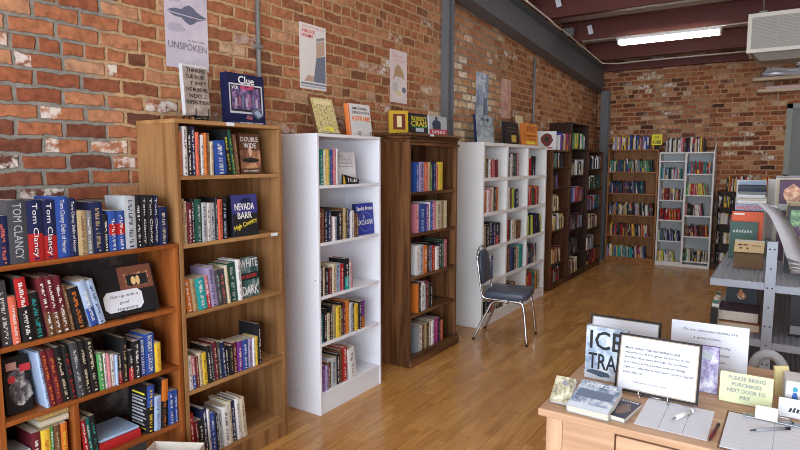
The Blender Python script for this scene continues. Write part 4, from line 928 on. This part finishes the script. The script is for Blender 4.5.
Mbk = Matrix(((0, -math.sin(R(tilt)), math.cos(R(tilt)), -.213), (1, 0, 0, 0), (0, math.cos(R(tilt)), math.sin(R(tilt)), .44), (0, 0, 0, 1)))
pad(mb, bp, -.022, .016, CLOTH, Mbk, .014); mb.build('backrest', ch)
for y in (-1, 1):
    f = smooth([(.05, y * .19, .404), (.17, y * .19, .404), (.205, y * .195, .37), (.245, y * .215, .012)], 2)
    l_ = MB().tube(f, .0145, CHROME, 8).build('leg', ch); MB().tube([(.2445, y * .2145, .014), (.246, y * .216, 0)], .0165, RUBBER, 8).build('foot_cap', l_)
    f = smooth([(.04, y * .178, .393), (-.10, y * .178, .393), (-.135, y * .18, .36), (-.30, y * .205, .012)], 2)
    l_ = MB().tube(f, .0125, CHROME, 8).build('leg', ch); MB().tube([(-.299, y * .2045, .014), (-.3015, y * .206, 0)], .0145, RUBBER, 8).build('foot_cap', l_)
mb = MB(); mb.tube([(.14, -.19, .404), (.14, .19, .404)], .009, CHROME, 8).tube([(-.08, -.18, .393), (-.08, .18, .393)], .009, CHROME, 8); mb.build('seat_support', ch)
# ------------------------------------------------------------------ desk in the foreground
DX0, DX1, DF, DB = -.71, .78, 2.0, 2.95
dk = thing('desk', 'light oak desk with drawer carrying the signs in the foreground', 'desk', T((DX0, DF, 0)))
W_, D_ = DX1 - DX0, DB - DF
MB().box(0, W_, 0, D_, .722, .75, DESK, bev=.005).build('desk_top', dk)
for x in (.025, W_ - .085):
    for y in (.025, D_ - .085): MB().box(x, x + .06, y, y + .06, 0, .7215, DESKV, bev=.003).build('leg', dk)
MB().box(.0855, .268, .032, .05, .57, .7215, DESK).build('apron', dk); MB().box(W_ - .268, W_ - .0855, .032, .05, .57, .7215, DESK).build('apron', dk)
MB().box(.0855, W_ - .0855, D_ - .05, D_ - .032, .57, .7215, DESK).build('apron', dk)
for x in (.032, W_ - .05): MB().box(x, x + .018, .0855, D_ - .0855, .57, .7215, DESK).build('apron', dk)
dw = MB().box(.276, W_ - .276, .02, .04, .565, .708, DESK, bev=.003).build('drawer', dk)
MB().box(.2765, W_ - .2765, .041, .5, .575, .70, DESKV).build('drawer_box', dk)
for x in (.55, W_ - .55): MB().tube([(x - .05, .02, .64), (x - .04, .0, .64), (x + .04, .0, .64), (x + .05, .02, .64)], .005, CHROME, 8).build('handle', dw)
ZT = .7503
# hardback ICE TRAP
ICE = mottle('ice_cover', (.14, .20, .30), (.40, .48, .60), (.68, .74, .80), 18)
x0 = x_on(584.5, 2.41, ZT)
iw, ih = .165, .222
ice = art_book('book', 'ice blue hardback with huge black letters standing behind framed sign', 'book', My(x0, ZT, 2.405, 3, -2), iw, ih, .035, ICE, PM('L'), [(rect(.0, .0, iw, .035), plain('print_frost', (.62, .68, .75), .4)), (blob(.06, .028, .05, .012, 9, 4, .3), plain('print_ice_dark', (.08, .12, .18), .4))], [('ICE', iw * .1, .128, iw * .80, .078, INK, 1), ('TRAP', iw * .08, .045, iw * .88, .066, INK, 1)])
# framed sign on wire easel
def frame_sign(label, M, w, h, lines, fcol=BLACKM, group=None):
    o = thing('framed_sign', label, 'sign', M, group)
    mb = MB(); b = .008
    mb.box(-.012, 0, 0, w, 0, b, fcol).box(-.012, 0, 0, w, h - b, h, fcol).box(-.012, 0, 0, b, b, h - b, fcol).box(-.012, 0, w - b, w, b, h - b, fcol); mb.build('frame', o)
    mb = MB(); g = plain('gilt_line', (.30, .22, .16), .4, .3); e = b
    for q in ((e, w - e, e, e + .0035), (e, w - e, h - e - .0035, h - e), (e, e + .0035, e, h - e), (w - e - .0035, w - e, e, h - e)): mb.box(-.004, -.001, q[0], q[1], q[2], q[3], g)
    mb.build('inner_trim', o)
    MB().box(-.008, -.005, b, w - b, b, h - b, PAPER).build('sheet', o)
    for s, y, z, tw, th in lines: text(s, o, T((-.0046, y * w, z * h)) @ FACE, tw * w, th * h, PENCIL, align='L', bold=.012)
    return o
fx = x_on(613.5, 2.31, .757); fw_ = .297; fh_ = .224
L6 = ['More certain than the textbook and', 'mannerisms of the great detectives is the', 'fact that they exist through the confusion', 'and chaos, solve puzzles, and set things', 'right to make the world seem quite a logical', 'place after all.']
wd = [.66, .78, .78, .74, .83, .25]
frame_sign('black framed quotation sign standing on chrome easel at the desk front', My(fx, ZT + .0105, 2.315, 16), fw_, fh_, [(s, .09, .74 - i * .085, w_, .047) for i, (s, w_) in enumerate(zip(L6, wd))] + [('Attributed to a mystery reader', .22, .17, .42, .024)])
wire_easel('chrome wire easel under the front framed quotation sign', My(fx + .05, ZT, 2.307), fw_ - .1, .12, CHROME, scroll=False)
mb = MB()
# frame at the back left
p = at_y(590, 320, 2.70)
frame_sign('black framed sheet at the back of the desk behind the ice blue hardback', My(p.x, ZT + .002, 2.69, 8), .305, .197, [('The detective story', .2, .62, .6, .05), ('is a whole', .3, .5, .4, .05)])
# white sign in clear holder
CLR = NT('clear_acrylic'); CLR.b.inputs['Transmission Weight'].default_value = 1.0; CLR.b.inputs['IOR'].default_value = 1.05; CLR = CLR.done((.97, .98, .99), .0)
p = at_y(672.5, 318.5, 2.72); q = at_y(750, 328.5, 2.72)
sw_, shh = q.x - p.x, p.z - ZT
o = thing('sign_holder', 'large white quotation sheet standing at the back right of the desk', 'sign', My(p.x, ZT, 2.70, 2, 2))
MB().box(-.006, -.003, 0, sw_, .004, shh, PAPER).build('sheet', o); MB().box(-.07, -.001, 0, sw_, 0, .0035, CLR).build('base', o)
for s, a, z, tw in (('To me, detective stories are', .16, .82, .70), ('a great solace,', .30, .68, .36), ('a sort of mental knitting', .16, .54, .62), ("where it doesn't matter", .2, .40, .58), ('if you drop a stitch.', .24, .26, .5)): text(s, o, T((-.0028, a * sw_, z * shh)) @ FACE, tw * sw_, .056 * shh, PENCIL)
# purple covered book
x0 = x_on(700, 2.52, .85); x1 = x_on(718, 2.52, .8)
PURC = mottle('violet_white_cover', (.13, .09, .24), (.38, .34, .54), (.74, .74, .80), 22)
art_book('book', 'violet and white paperback standing between the quotation signs on the desk', 'book', My(x0 - .03, ZT, 2.50, 5), x1 - x0 + .03, .182, .02, PURC, PM('P'), [(blob(.05, .145, .025, .015, 10, 3, .25), plain('print_pale_mist', (1, 1, 1)))], [])
# yellow sign
x0 = x_on(718, 2.44, .76); x1 = x_on(772.5, 2.44, .76); gw = x1 - x0; gh = .128
YG = plain('pale_yellow_paper', (.70, .72, .42), .6, var=.01)
o = thing('sign_holder', 'pale yellow sign asking to bring purchases next door', 'sign', My(x0, ZT, 2.44, 9))
MB().box(-.004, -.002, .002, gw - .002, .004, gh - .012, YG).build('sheet', o); MB().box(-.0018, 0, 0, gw, .0, gh, CLR).build('clear_cover', o); MB().box(-.06, -.0045, 0, gw, 0, .003, CLR).build('base', o)
for s, a, z, tw in (('PLEASE BRING', .17, .70, .68), ('PURCHASES', .24, .52, .55), ('NEXT DOOR TO', .16, .34, .70), ('PAY', .40, .16, .20)): text(s, o, T((.0003, a * gw, z * gh)) @ FACE, tw * gw, .115 * gh, INKG, bold=.02)
# loose sheet, pens, clipboard
o = thing('sign_in_sheet', 'white ruled sheet lying on the desk in front of the framed sign', 'paper', T((-.385, 2.055, ZT)) @ RZ(0))
MB().box(0, .225, 0, .265, 0, .0012, PAPER).build('sheet', o)
mb = MB(); lnm = plain('print_rule', (.45, .45, .5), .6)
for i in range(15): mb.box(.006, .219, .012 + i * .0165, .0128 + i * .0165, .0013, .0014, lnm)
for x in (.075, .15): mb.box(x, x + .0018, .004, .262, .0013, .00145, INKG)
mb.build('ruled_lines', o)
def pen(label, a, b, r, body, tip, cap):
    o = thing('pen', label, 'pen', None); a, b = Vector(a), Vector(b); d = (b - a)
    mid = MB(); mid.tube([a + d * .14, a + d * .86], r, body, 10); mid.build('barrel', o)
    t_ = MB(); t_.tube([a, a + d * .139], r * .45, tip, 8); t_.build('tip', o); c_ = MB(); c_.tube([a + d * .861, b], r * 1.02, cap, 10); c_.build('cap', o); return o
pen('white marker pen lying across the ruled sheet', (-.275, 2.145, ZT + .0105), (-.225, 2.265, ZT + .0105), .0085, plain('marker_white', (.66, .66, .64), .4), INKG, PAPER)
pen('dark maroon pen lying between ruled sheet and clipboard', (-.152, 2.05, ZT + .006), (-.138, 2.20, ZT + .006), .005, PM('M'), INK, INK)
o = thing('clipboard', 'clipboard with white form and steel clip at the desk front right', 'clipboard', T((-.128, 2.02, ZT)) @ RZ(-1))
MB().box(0, .30, 0, .335, 0, .003, plain('hardboard', (.16, .085, .045), .6), bev=.001).build('board', o)
MB().box(.006, .294, .008, .32, .0032, .0052, PAPER).build('form', o)
mb = MB()
for i in range(9): mb.box(.03, .13, .03 + i * .03, .0312 + i * .03, .0053, .0054, lnm)
for i in range(7): mb.box(.16, .28, .05 + i * .035, .0512 + i * .035, .0053, .0054, lnm)
mb.box(.146, .1475, .012, .31, .0053, .0055, INKG); mb.build('form_print', o)
STEEL = plain('clip_steel', (.35, .36, .38), .3, .9)
mb = MB(); mb.box(.05, .24, .296, .33, .0056, .012, STEEL, bev=.002); mb.tube([(.09, .318, .013), (.11, .318, .024), (.18, .318, .024), (.20, .318, .013)], .003, STEEL, 6); mb.build('clip', o)
note = tag(MB().box(0, .066, 0, .003, 0, .046, plain('note_paper', (.70, .72, .60), .6)).build('note_card', None, T((-.036, 2.309, ZT + .0126)) @ RX(-32)), 'small pale note card held up at the clipboard clip', 'card')
pen('black and clear pen lying on the clipboard form', (-.045, 2.195, ZT + .0105), (.066, 2.285, ZT + .0105), .005, plain('pen_grey', (.30, .30, .33), .3), INK, INK)
# books lying at the left corner of the desk
GOLDC = mottle('gold_silver_cover', (.16, .14, .10), (.46, .42, .28), (.74, .72, .60), 40)
o = make_book(T((-.70, 2.052, ZT)) @ RZ(0), .01, .01, .01, 'K', 'x', None, True, random.Random(1)) if False else None
def flat_book(name, label, M, w, h, t, cover, prints, words, pages=PAGEW):
    """A book on its back: cover up. x along the width, y away from the viewer."""
    return art_book(name, label, 'book', M @ Matrix(((0, 1, 0, 0), (0, 0, 1, 0), (1, 0, 0, 0), (0, 0, 0, 1))) @ T((0, 0, 0)), w, h, t, cover, PM('S'), prints, words, pages, lift=False)
flat_book('book', 'dark paperback lying flat at the right of the pile on the desk corner', T((-.485, 2.05, ZT + .018)) @ RZ(-8), .074, .17, .0175, plain('dusk_cover', (.035, .035, .06), .35), [(blob(.04, .08, .022, .05, 10, 2, .2), plain('print_skin_shadow', (.24, .15, .13), .5))], [('CUTTING', .006, .148, .062, .012, INKW, 1)])
flat_book('book', 'gold and silver patterned book leaning at the left desk corner', T((-.685, 2.055, ZT + .002)) @ RX(42), .075, .105, .002 + .018, GOLDC, [(blob(.04, .08, .012, .012, 9, 2, .3), INKG)], []).location.z += .0165
VAL = mottle('blue_village_cover', (.10, .14, .24), (.34, .42, .54), (.66, .70, .74), 26)
vb = flat_book('book', 'pale blue wintry hardback propped at the front of the desk corner', T((-.612, 2.022, ZT + .028)) @ RZ(-3) @ RX(14), .150, .178, .028, VAL, [(rect(.0, .0, .148, .03), plain('print_frost', (1, 1, 1))), (rect(.01, .07, .138, .12), plain('print_village', (.14, .18, .26), .5))], [('VICTOR', .02, .146, .118, .02, INKW, 1)])
# things at the right end of the desk
x0 = x_on(785, 2.62, .8)
o = thing('donation_box', 'white box with little coloured figures at the right desk edge', 'box', My(x0, ZT, 2.50, 0, 4))
MB().box(-.12, 0, 0, .2, 0, .105, plain('white_card', (.66, .66, .66), .5), bev=.003).build('box', o)
put_print(o, [(blob(.03 + i * .028, .075, .008, .01), [plain('print_turq', (.05, .32, .45), .5), INK, plain('print_blue2', (.05, .14, .45), .5)][i % 3]) for i in range(5)] + [([(.02 + i * .028, .04), (.04 + i * .028, .04), (.036 + i * .028, .063), (.024 + i * .028, .063)], [plain('print_blue2', (.05, .14, .45)), plain('print_turq', (.05, .32, .45)), INK][i % 3]) for i in range(5)], [])
o = thing('leaflet', 'white leaflet with grey script leaning in front of the coloured box', 'leaflet', My(x_on(778, 2.41, .76), ZT + .0015, 2.41, 40, 0))
MB().box(-.002, 0, 0, .16, 0, .07, PAPER).build('sheet', o)
mb = MB()
for i in range(9): mb.add([(.0004, .03 + i * .011, .02), (.0004, .038 + i * .011, .02), (.0004, .042 + i * .011, .034 + .006 * (i % 2)), (.0004, .035 + i * .011, .036)], [(0, 1, 2, 3)], PENCIL)
mb.build('script_print', o)
tag(MB().box(-.012, 0, 0, .05, 0, .12, plain('straw_card', (.62, .52, .26), .6)).build('straw_card', None, My(x_on(776, 2.60, .8), ZT, 2.60, 6, 30)), 'narrow straw coloured card standing beside the coloured box', 'card')
hp = [at_y(752, 385, 3.08), at_y(752, 368, 3.08), at_y(757, 357, 3.08), at_y(766, 353.5, 3.08), at_y(776, 356, 3.08), at_y(784, 367, 3.08), at_y(788, 385, 3.08)]
pts = [(hp[0].x, 3.08, 0)] + [tuple(v) for v in hp] + [(hp[-1].x + .01, 3.08, 0)]
tag(MB().tube(smooth(pts), .022, plain('grey_plastic_tube', (.40, .42, .44), .45), 10).build('tube_handle'), 'grey tubular loop rising behind the desk below the metal rack', 'handle')
# ------------------------------------------------------------------ grey steel rack with books on the right
RX0, RX1, RY0, RY1 = -.338, .36, 3.99, 6.7
rk = thing('steel_rack', 'grey corrugated steel rack loaded with picture books by the desk', 'rack', None)
def corr(x0, x1, y0, y1, z, m):
    mb = MB(); n = int((x1 - x0) / .029); p = (x1 - x0) / n; prof = []
    for i in range(n): prof += [(x0 + i * p, z - .006), (x0 + (i + .25) * p, z), (x0 + (i + .6) * p, z), (x0 + (i + .85) * p, z - .006)]
    prof += [(x1, z - .006)]
    vs = [(x, y, zz) for y in (y0, y1) for x, zz in prof] + [(x, y, z - .012) for y in (y0, y1) for x, _ in prof]; k = len(prof)
    fs = [(i, i + 1, k + i + 1, k + i) for i in range(k - 1)] + [(2 * k + i, 3 * k + i, 3 * k + i + 1, 2 * k + i + 1) for i in range(k - 1)]
    fs += [(i, 2 * k + i, 2 * k + i + 1, i + 1) for i in range(k - 1)] + [(k + i, k + i + 1, 3 * k + i + 1, 3 * k + i) for i in range(k - 1)] + [(0, k, 3 * k, 2 * k), (k - 1, 3 * k - 1, 4 * k - 1, 2 * k - 1)]
    fs = [f for f in fs]; mb.add(vs, fs, m); return mb
PX0, PX1 = -.058, -.005
for z in (.95, .605, .2):
    s = corr(RX0, PX0 - .001, RY0, RY1, z, GALV); s.box(RX0, PX0 - .001, RY0 - .004, RY0, z - .045, z - .002, GALV).box(RX0 - .004, RX0, RY0 - .004, RY1, z - .045, z - .002, GALV); s.build('shelf', rk)
    s = corr(PX1 + .001, RX1, RY0, RY1, z - .01, GALV); s.box(PX1 + .001, RX1, RY0 - .004, RY0, z - .055, z - .012, GALV).box(RX1, RX1 + .004, RY0 - .004, RY1, z - .055, z - .012, GALV); s.build('shelf', rk)
HOLE = plain('dark_hole', (.02, .02, .022), .8, var=0)
for y in (RY0 - .012, RY1 - .03):
    mb = MB(); mb.box(PX0, PX1, y, y + .006, 0, 1.195, GALV).box(PX1 - .006, PX1, y + .006, y + .05, 0, 1.195, GALV)
    pst = mb.build('post', rk)
    if y < 5:
        mb = MB()
        for i in range(10):
            z = 1.15 - i * .115
            for x in ((-.032,) if i % 2 else (-.044, -.02)): mb.add([(x + .005 * math.cos(a * math.pi / 4), y - .0006, z + .005 * math.sin(a * math.pi / 4)) for a in range(8)], [tuple(range(8))], HOLE)
        mb.build('bolt_hole', pst)
RG = 'picture books on the steel rack'
# block of paperbacks with tan cover
bx0, bx1 = x_on(733.5, 4.46, 1.0), x_on(763, 4.46, 1.0)
o = thing('paper_block', 'brown block of old papers under tan printed cover at rack front', 'papers', T((bx0, 4.46, .9505)))
mb = MB(); n = 15; w_ = bx1 - bx0
for i in range(n): mb.box(i * w_ / n, (i + .8) * w_ / n, 0 + .002 * (i % 2), .13, 0, .098 + .004 * (i % 3), plain('old_brown_paper', (.145, .085, .045), .8))
mb.box(.001, w_ - .001, .004, .129, 0, .096, plain('old_brown_paper', (1, 1, 1))); mb.build('leaves', o)
Mc = T((0, -.004, .108)) @ RX(38)
mb = MB(); mb.box(-.001, w_ + .001, 0, .115, 0, .003, plain('tan_cover', (.56, .40, .22), .6), Mc); mb.build('cover', o)
mb = MB()
for x, y, a, b in ((.02, .06, .02, .012), (.05, .062, .025, .01), (.10, .06, .05, .006), (.03, .03, .014, .012), (.07, .03, .012, .012)): mb.box(x, x + a, y, y + b, .0032, .0036, INK, Mc)
mb.box(.0, w_, .098, .114, .0032, .0035, plain('print_sage', (.42, .44, .40), .6), Mc); mb.build('cover_print', o)
def cover(lb, px0, px1, pt, Y, t, base, prints=(), words=(), tilt=4, z=.9505, w=None, xo=0, sp=None):
    x0 = x_on(px0, Y, 1.2) + xo
    if z < .95: x0 = max(x0, -.05)
    x1 = x_on(px1, Y, 1.2); h = at_y((px0 + px1) / 2, pt, Y).z - z; w_ = w or (x1 - x0)
    return art_book('picture_book', lb, 'book', My(x0, z, Y, tilt), w_, h, t, base, sp or base, [([(a * w_, b * h) for a, b in p_], m) for p_, m in prints], [(s, a * w_, b * h, c * w_, d * h, m, 1) for s, a, b, c, d, m in words], PAGEW, RG)
GRN = plain('deep_green_cover', (.035, .09, .07), .4)
scr = [([(.12 + i * .1, .70), (.18 + i * .1, .70), (.2 + i * .1, .76 + .03 * (i % 2)), (.14 + i * .1, .77)], plain('print_pale_green', (.45, .52, .46), .5)) for i in range(7)]
cover('green book with pale script standing behind the brown paper block', 730, 758, 222, 4.90, .02, GRN, scr + [(rect(.2, .2, .8, .55), plain('print_moss', (.09, .14, .08), .5))], tilt=5)
cover('orange book standing behind the green one on the rack', 731.5, 763, 212, 4.96, .02, plain('vivid_orange', (.68, .09, .012), .4), [(rect(.05, .93, .4, .96), INKW)], tilt=4)
cover("blue book with red and white capitals behind the orange one", 734, 762, 204.5, 5.03, .025, PM('N'), [(rect(.0, .88, 1, .995), plain('print_powder', (.30, .34, .46), .5))], [("HARDY'S", .06, .895, .88, .075, plain('print_tomato', (.62, .08, .07), .5, var=0))], tilt=4)
rgx = random.Random(11)
tops = [(4.90, 201, 'W'), (4.98, 199, 'I'), (5.06, 198, 'S'), (5.15, 195, 'W'), (5.24, 196, 'I'), (5.34, 192, 'E'), (5.46, 193, 'W'), (5.60, 188.5, 'N'), (5.74, 186, 'C'), (5.9, 185, 'K'), (6.1, 181, 'L'), (6.3, 180, 'W')]
for i, (Y, pt, c) in enumerate(tops):
    Y = 5.12 + (Y - 4.9) * .85
    cover(f'{PAL[c][0]} picture book, {ORD[i]} behind the blue book in the rack row', 736 + rgx.uniform(-1, 2), 765 + rgx.uniform(-2, 1), pt, Y, rgx.uniform(.018, .035), PM(c), [(rect(.1, .8, .8, .86), PM(rgx.choice('WRIBK')))], tilt=3)
# the right half: larger picture books
ph = plain('print_plum', (.10, .03, .09), .4)
FACEP = mottle('warm_glow_print', (.20, .06, .03), (.55, .22, .10), (.75, .50, .30), 25)
cover('plum picture book with warm glowing picture on the right of the rack', 777, 812, 180, 5.02, .03, plain('plum_cover', (.09, .04, .085), .4), [(blob(.4, .82, .26, .12, 12, 3, .15), FACEP), (rect(0, .62, 1, .7), plain('print_pale_mist', (1, 1, 1)))], z=.9405, tilt=6, sp=PM('W'))
cover('black edged picture book with leafy green picture, front right of rack', 786, 822, 207, 4.5, .03, PM('K'), [(rect(.1, .4, .95, .94), mottle('leaf_print', (.012, .05, .015), (.05, .18, .05), (.25, .42, .15), 30)), (blob(.3, .6, .14, .1, 10, 2, .3), plain('print_plum', (1, 1, 1)))], z=.9405, tilt=7)
for i, (Y, px, pt, c) in enumerate(((5.14, 774, 179, 'I'), (5.24, 771.5, 178, 'W'), (5.36, 770, 177.5, 'M'), (5.5, 768.5, 177, 'W'), (5.66, 767.5, 176, 'S'), (4.66, 788, 203, 'A'), (4.76, 787, 204, 'M'), (4.86, 785, 202, 'I'))):
    cover(f'{PAL[c][0]} picture book, {ORD[i]} of the tall ones filling the right of the rack', px, px + 34, pt, Y, .03, PM(c), [(rect(.1, .8, .9, .9), PM('UWKIRCKN'[i]))], z=.9405, tilt=4)
tag(MB().box(-.12, .1, 6.35, 6.6, .9505, 1.5, plain('white_card', (1, 1, 1)), bev=.004).build('white_carton'), 'white carton top showing behind the picture books at rack end', 'carton')
# curling clear sheet over the front
La = [at_y(756, 203, 4.62), at_y(768, 212, 4.55), at_y(778, 232, 4.44), at_y(786, 256, 4.32), at_y(791, 274, 4.24)]
Lb = [at_y(776, 206, 4.60), at_y(789, 220, 4.52), at_y(800, 240, 4.42), at_y(811, 262, 4.32), at_y(817, 274, 4.24)]
La = [Vector(p) for p in smooth([tuple(v) for v in La])]; Lb = [Vector(p) for p in smooth([tuple(v) for v in Lb])]
mb = MB(); n = len(La); up = Vector((.001, .0018, .002))
vs = La + Lb + [v + up for v in La] + [v + up for v in Lb]; fs = []
for i in range(n - 1): fs += [(i, i + 1, n + i + 1, n + i), (2 * n + i, 3 * n + i, 3 * n + i + 1, 2 * n + i + 1), (i, 2 * n + i, 2 * n + i + 1, i + 1), (n + i, n + i + 1, 3 * n + i + 1, 3 * n + i)]
fs += [(0, n, 3 * n, 2 * n), (n - 1, 3 * n - 1, 4 * n - 1, 2 * n - 1)]
mb.add(vs, fs, plain('milky_sheet', (.50, .50, .54), .35), None, True)
tag(mb.build('curled_sheet'), 'milky white sheet curling down over the front of the rack', 'sheet')
tag(MB().tube([at_y(778, 243, 4.64), at_y(772, 268, 4.62)], .008, BLACKM, 8).build('clip_rod'), 'short black rod under the curled white sheet', 'rod')
# lower shelf
def flatpile(lb, x0, x1, y0, y1, z0, z1, cov, pg):
    o = thing('picture_book', lb, 'book', T((x0, y0, z0)), RG); h = z1 - z0; w_, d = x1 - x0, y1 - y0
    MB().box(0, w_, 0, d, h - .004, h, cov, bev=.001).build('front_cover', o); MB().box(0, w_, 0, d, 0, .004, cov, bev=.001).build('back_cover', o)
    MB().box(.003, w_ - .003, .003, d - .003, .0041, h - .0041, pg).build('pages', o); MB().box(w_ - .003, w_, .0, d, .0041, h - .0041, cov).build('spine', o)
lx0, lx1 = x_on(712, 4.2, .62), x_on(758, 4.2, .62)
flatpile('orange edged book lying lowest in the pile under the rack top', lx0, lx1 + .01, 4.12, 4.42, .6055, .655, plain('burnt_orange', (.36, .13, .05), .5), PAGES)
flatpile('thick plum covered book lying on the orange one under the rack top', lx0 + .03, lx1, 4.15, 4.43, .6555, .722, plain('plum_grey_cover', (.12, .07, .10), .5), PAGEW)
q0, q1 = x_on(726, 4.40, .75), x_on(757, 4.40, .75)
art_book('picture_book', 'black card with small fire picture standing on the plum book', 'book', My(q0, .7225, 4.40, 3), q1 - q0, .155, .02, plain('slate_cover', (.03, .035, .042), .4), PM('K'), [(blob((q1 - q0) * .5, .05, .03, .022, 10, 4, .2), FIRE), (blob((q1 - q0) * .48, .07, .012, .025, 8, 4, .2), plain('print_ember', (.50, .18, .07), .5))], [], PAGEW, RG)
for i, (Y, c) in enumerate(((4.03, 'K'), (4.078, 'W'), (4.118, 'T'), (4.16, 'I'), (4.2, 'K'), (4.245, 'S'), (4.29, 'I'), (4.34, 'D'), (4.38, 'W'))):
    make_book(T((RX0 + .004, Y + .036, .6055)) @ RZ(180), (.030, .034)[i % 2], .15 + .012 * (i % 4), .03 if Y > 4.1 else .04, c, f'{PAL[c][0]} book, {ORD[i]} along the left edge of the lower rack shelf', RG, False, rgx)
cover('dark book standing on the right lower shelf of the rack', 795, 830, 286, 4.2, .03, PM('K'), [(rect(.04, .04, .4, .2), INKG)], z=.5965, tilt=2)
# ------------------------------------------------------------------ carton on the floor before the pine case
KR = plain('pale_carton', (.56, .50, .43), .8)
ct_ = thing('carton', 'pale open carton with hand hole on the floor below the pine case', 'carton', T((-2.27, 1.53, 0)) @ RZ(30))
mb = MB(); a, b, h = .12, .10, .335
mb.box(-a, a, -b, b, 0, .004, KR).box(-a, a, -b, -b + .005, .004, h, KR).box(-a, a, b - .005, b, .004, h, KR)
mb.box(-a, -a + .005, -b + .005, b - .005, .004, h, KR); mb.build('box', ct_)
mb = MB(); hole = [(-.035 + .0, 0)]
oh = rrect(-.04, .04, h - .075, h - .045, .014, 4); ou = [(-b + .0055, .0045), (b - .0055, .0045), (b - .0055, h + .012), (-b + .0055, h + .012)]
# end panel with the hand hole: ring of quads between the outline and the hole
outer = []
for (y, z) in oh:
    dy, dz = y, z - (h - .06); s = min((b - .0055) / abs(dy) if abs(dy) > 1e-6 else 9e9, (.07 if dz > 0 else h - .065) / abs(dz) if abs(dz) > 1e-6 else 9e9); outer.append((dy * s, h - .06 + dz * s))
n = len(oh); vs = [(x, y, z) for x in (a - .005, a) for y, z in oh + outer]; fs = []
for i in range(n):
    j = (i + 1) % n; fs += [(i, j, n + j, n + i), (2 * n + i, 3 * n + i, 3 * n + j, 2 * n + j), (i, 2 * n + i, 2 * n + j, j), (n + i, n + j, 3 * n + j, 3 * n + i)]
mb.add(vs, fs, KR); mb.build('end_panel', ct_)
text('BOOKS', ct_, T((-.09, -b - .0008, h - .06)) @ RX(90), .14, .03, plain('print_tan_ink', (.32, .17, .09), .7)) if False else None
# ------------------------------------------------------------------ light and view
w = bpy.data.worlds.new('daylight'); SC.world = w; w.use_nodes = True
bg = w.node_tree.nodes['Background']; bg.inputs[0].default_value = (.80, .90, 1.0, 1); bg.inputs[1].default_value = 2.0
l = bpy.data.lights.new('shop_window_daylight', 'AREA'); l.shape = 'RECTANGLE'; l.size = 5.3; l.size_y = 2.4; l.energy = 300; l.color = (.80, .89, 1.0)
o = bpy.data.objects.new('shop_window_daylight', l); COL.objects.link(o); o.location = (.45, FY + .02, 1.62); o.rotation_euler = (R(90), 0, R(0))
o.rotation_euler = (R(-90), 0, R(180))
SC.view_settings.view_transform = 'Standard'; SC.view_settings.look = 'None'; SC.view_settings.gamma = 1; SC.view_settings.use_curve_mapping = False
SC.view_settings.exposure = 0.42
SC.cycles.use_denoising = True
SC.cycles.filter_width = 1.0
SC.cycles.max_bounces = 8; SC.cycles.diffuse_bounces = 5; SC.cycles.glossy_bounces = 4
SC.cycles.sample_clamp_indirect = 6
finish_texts()
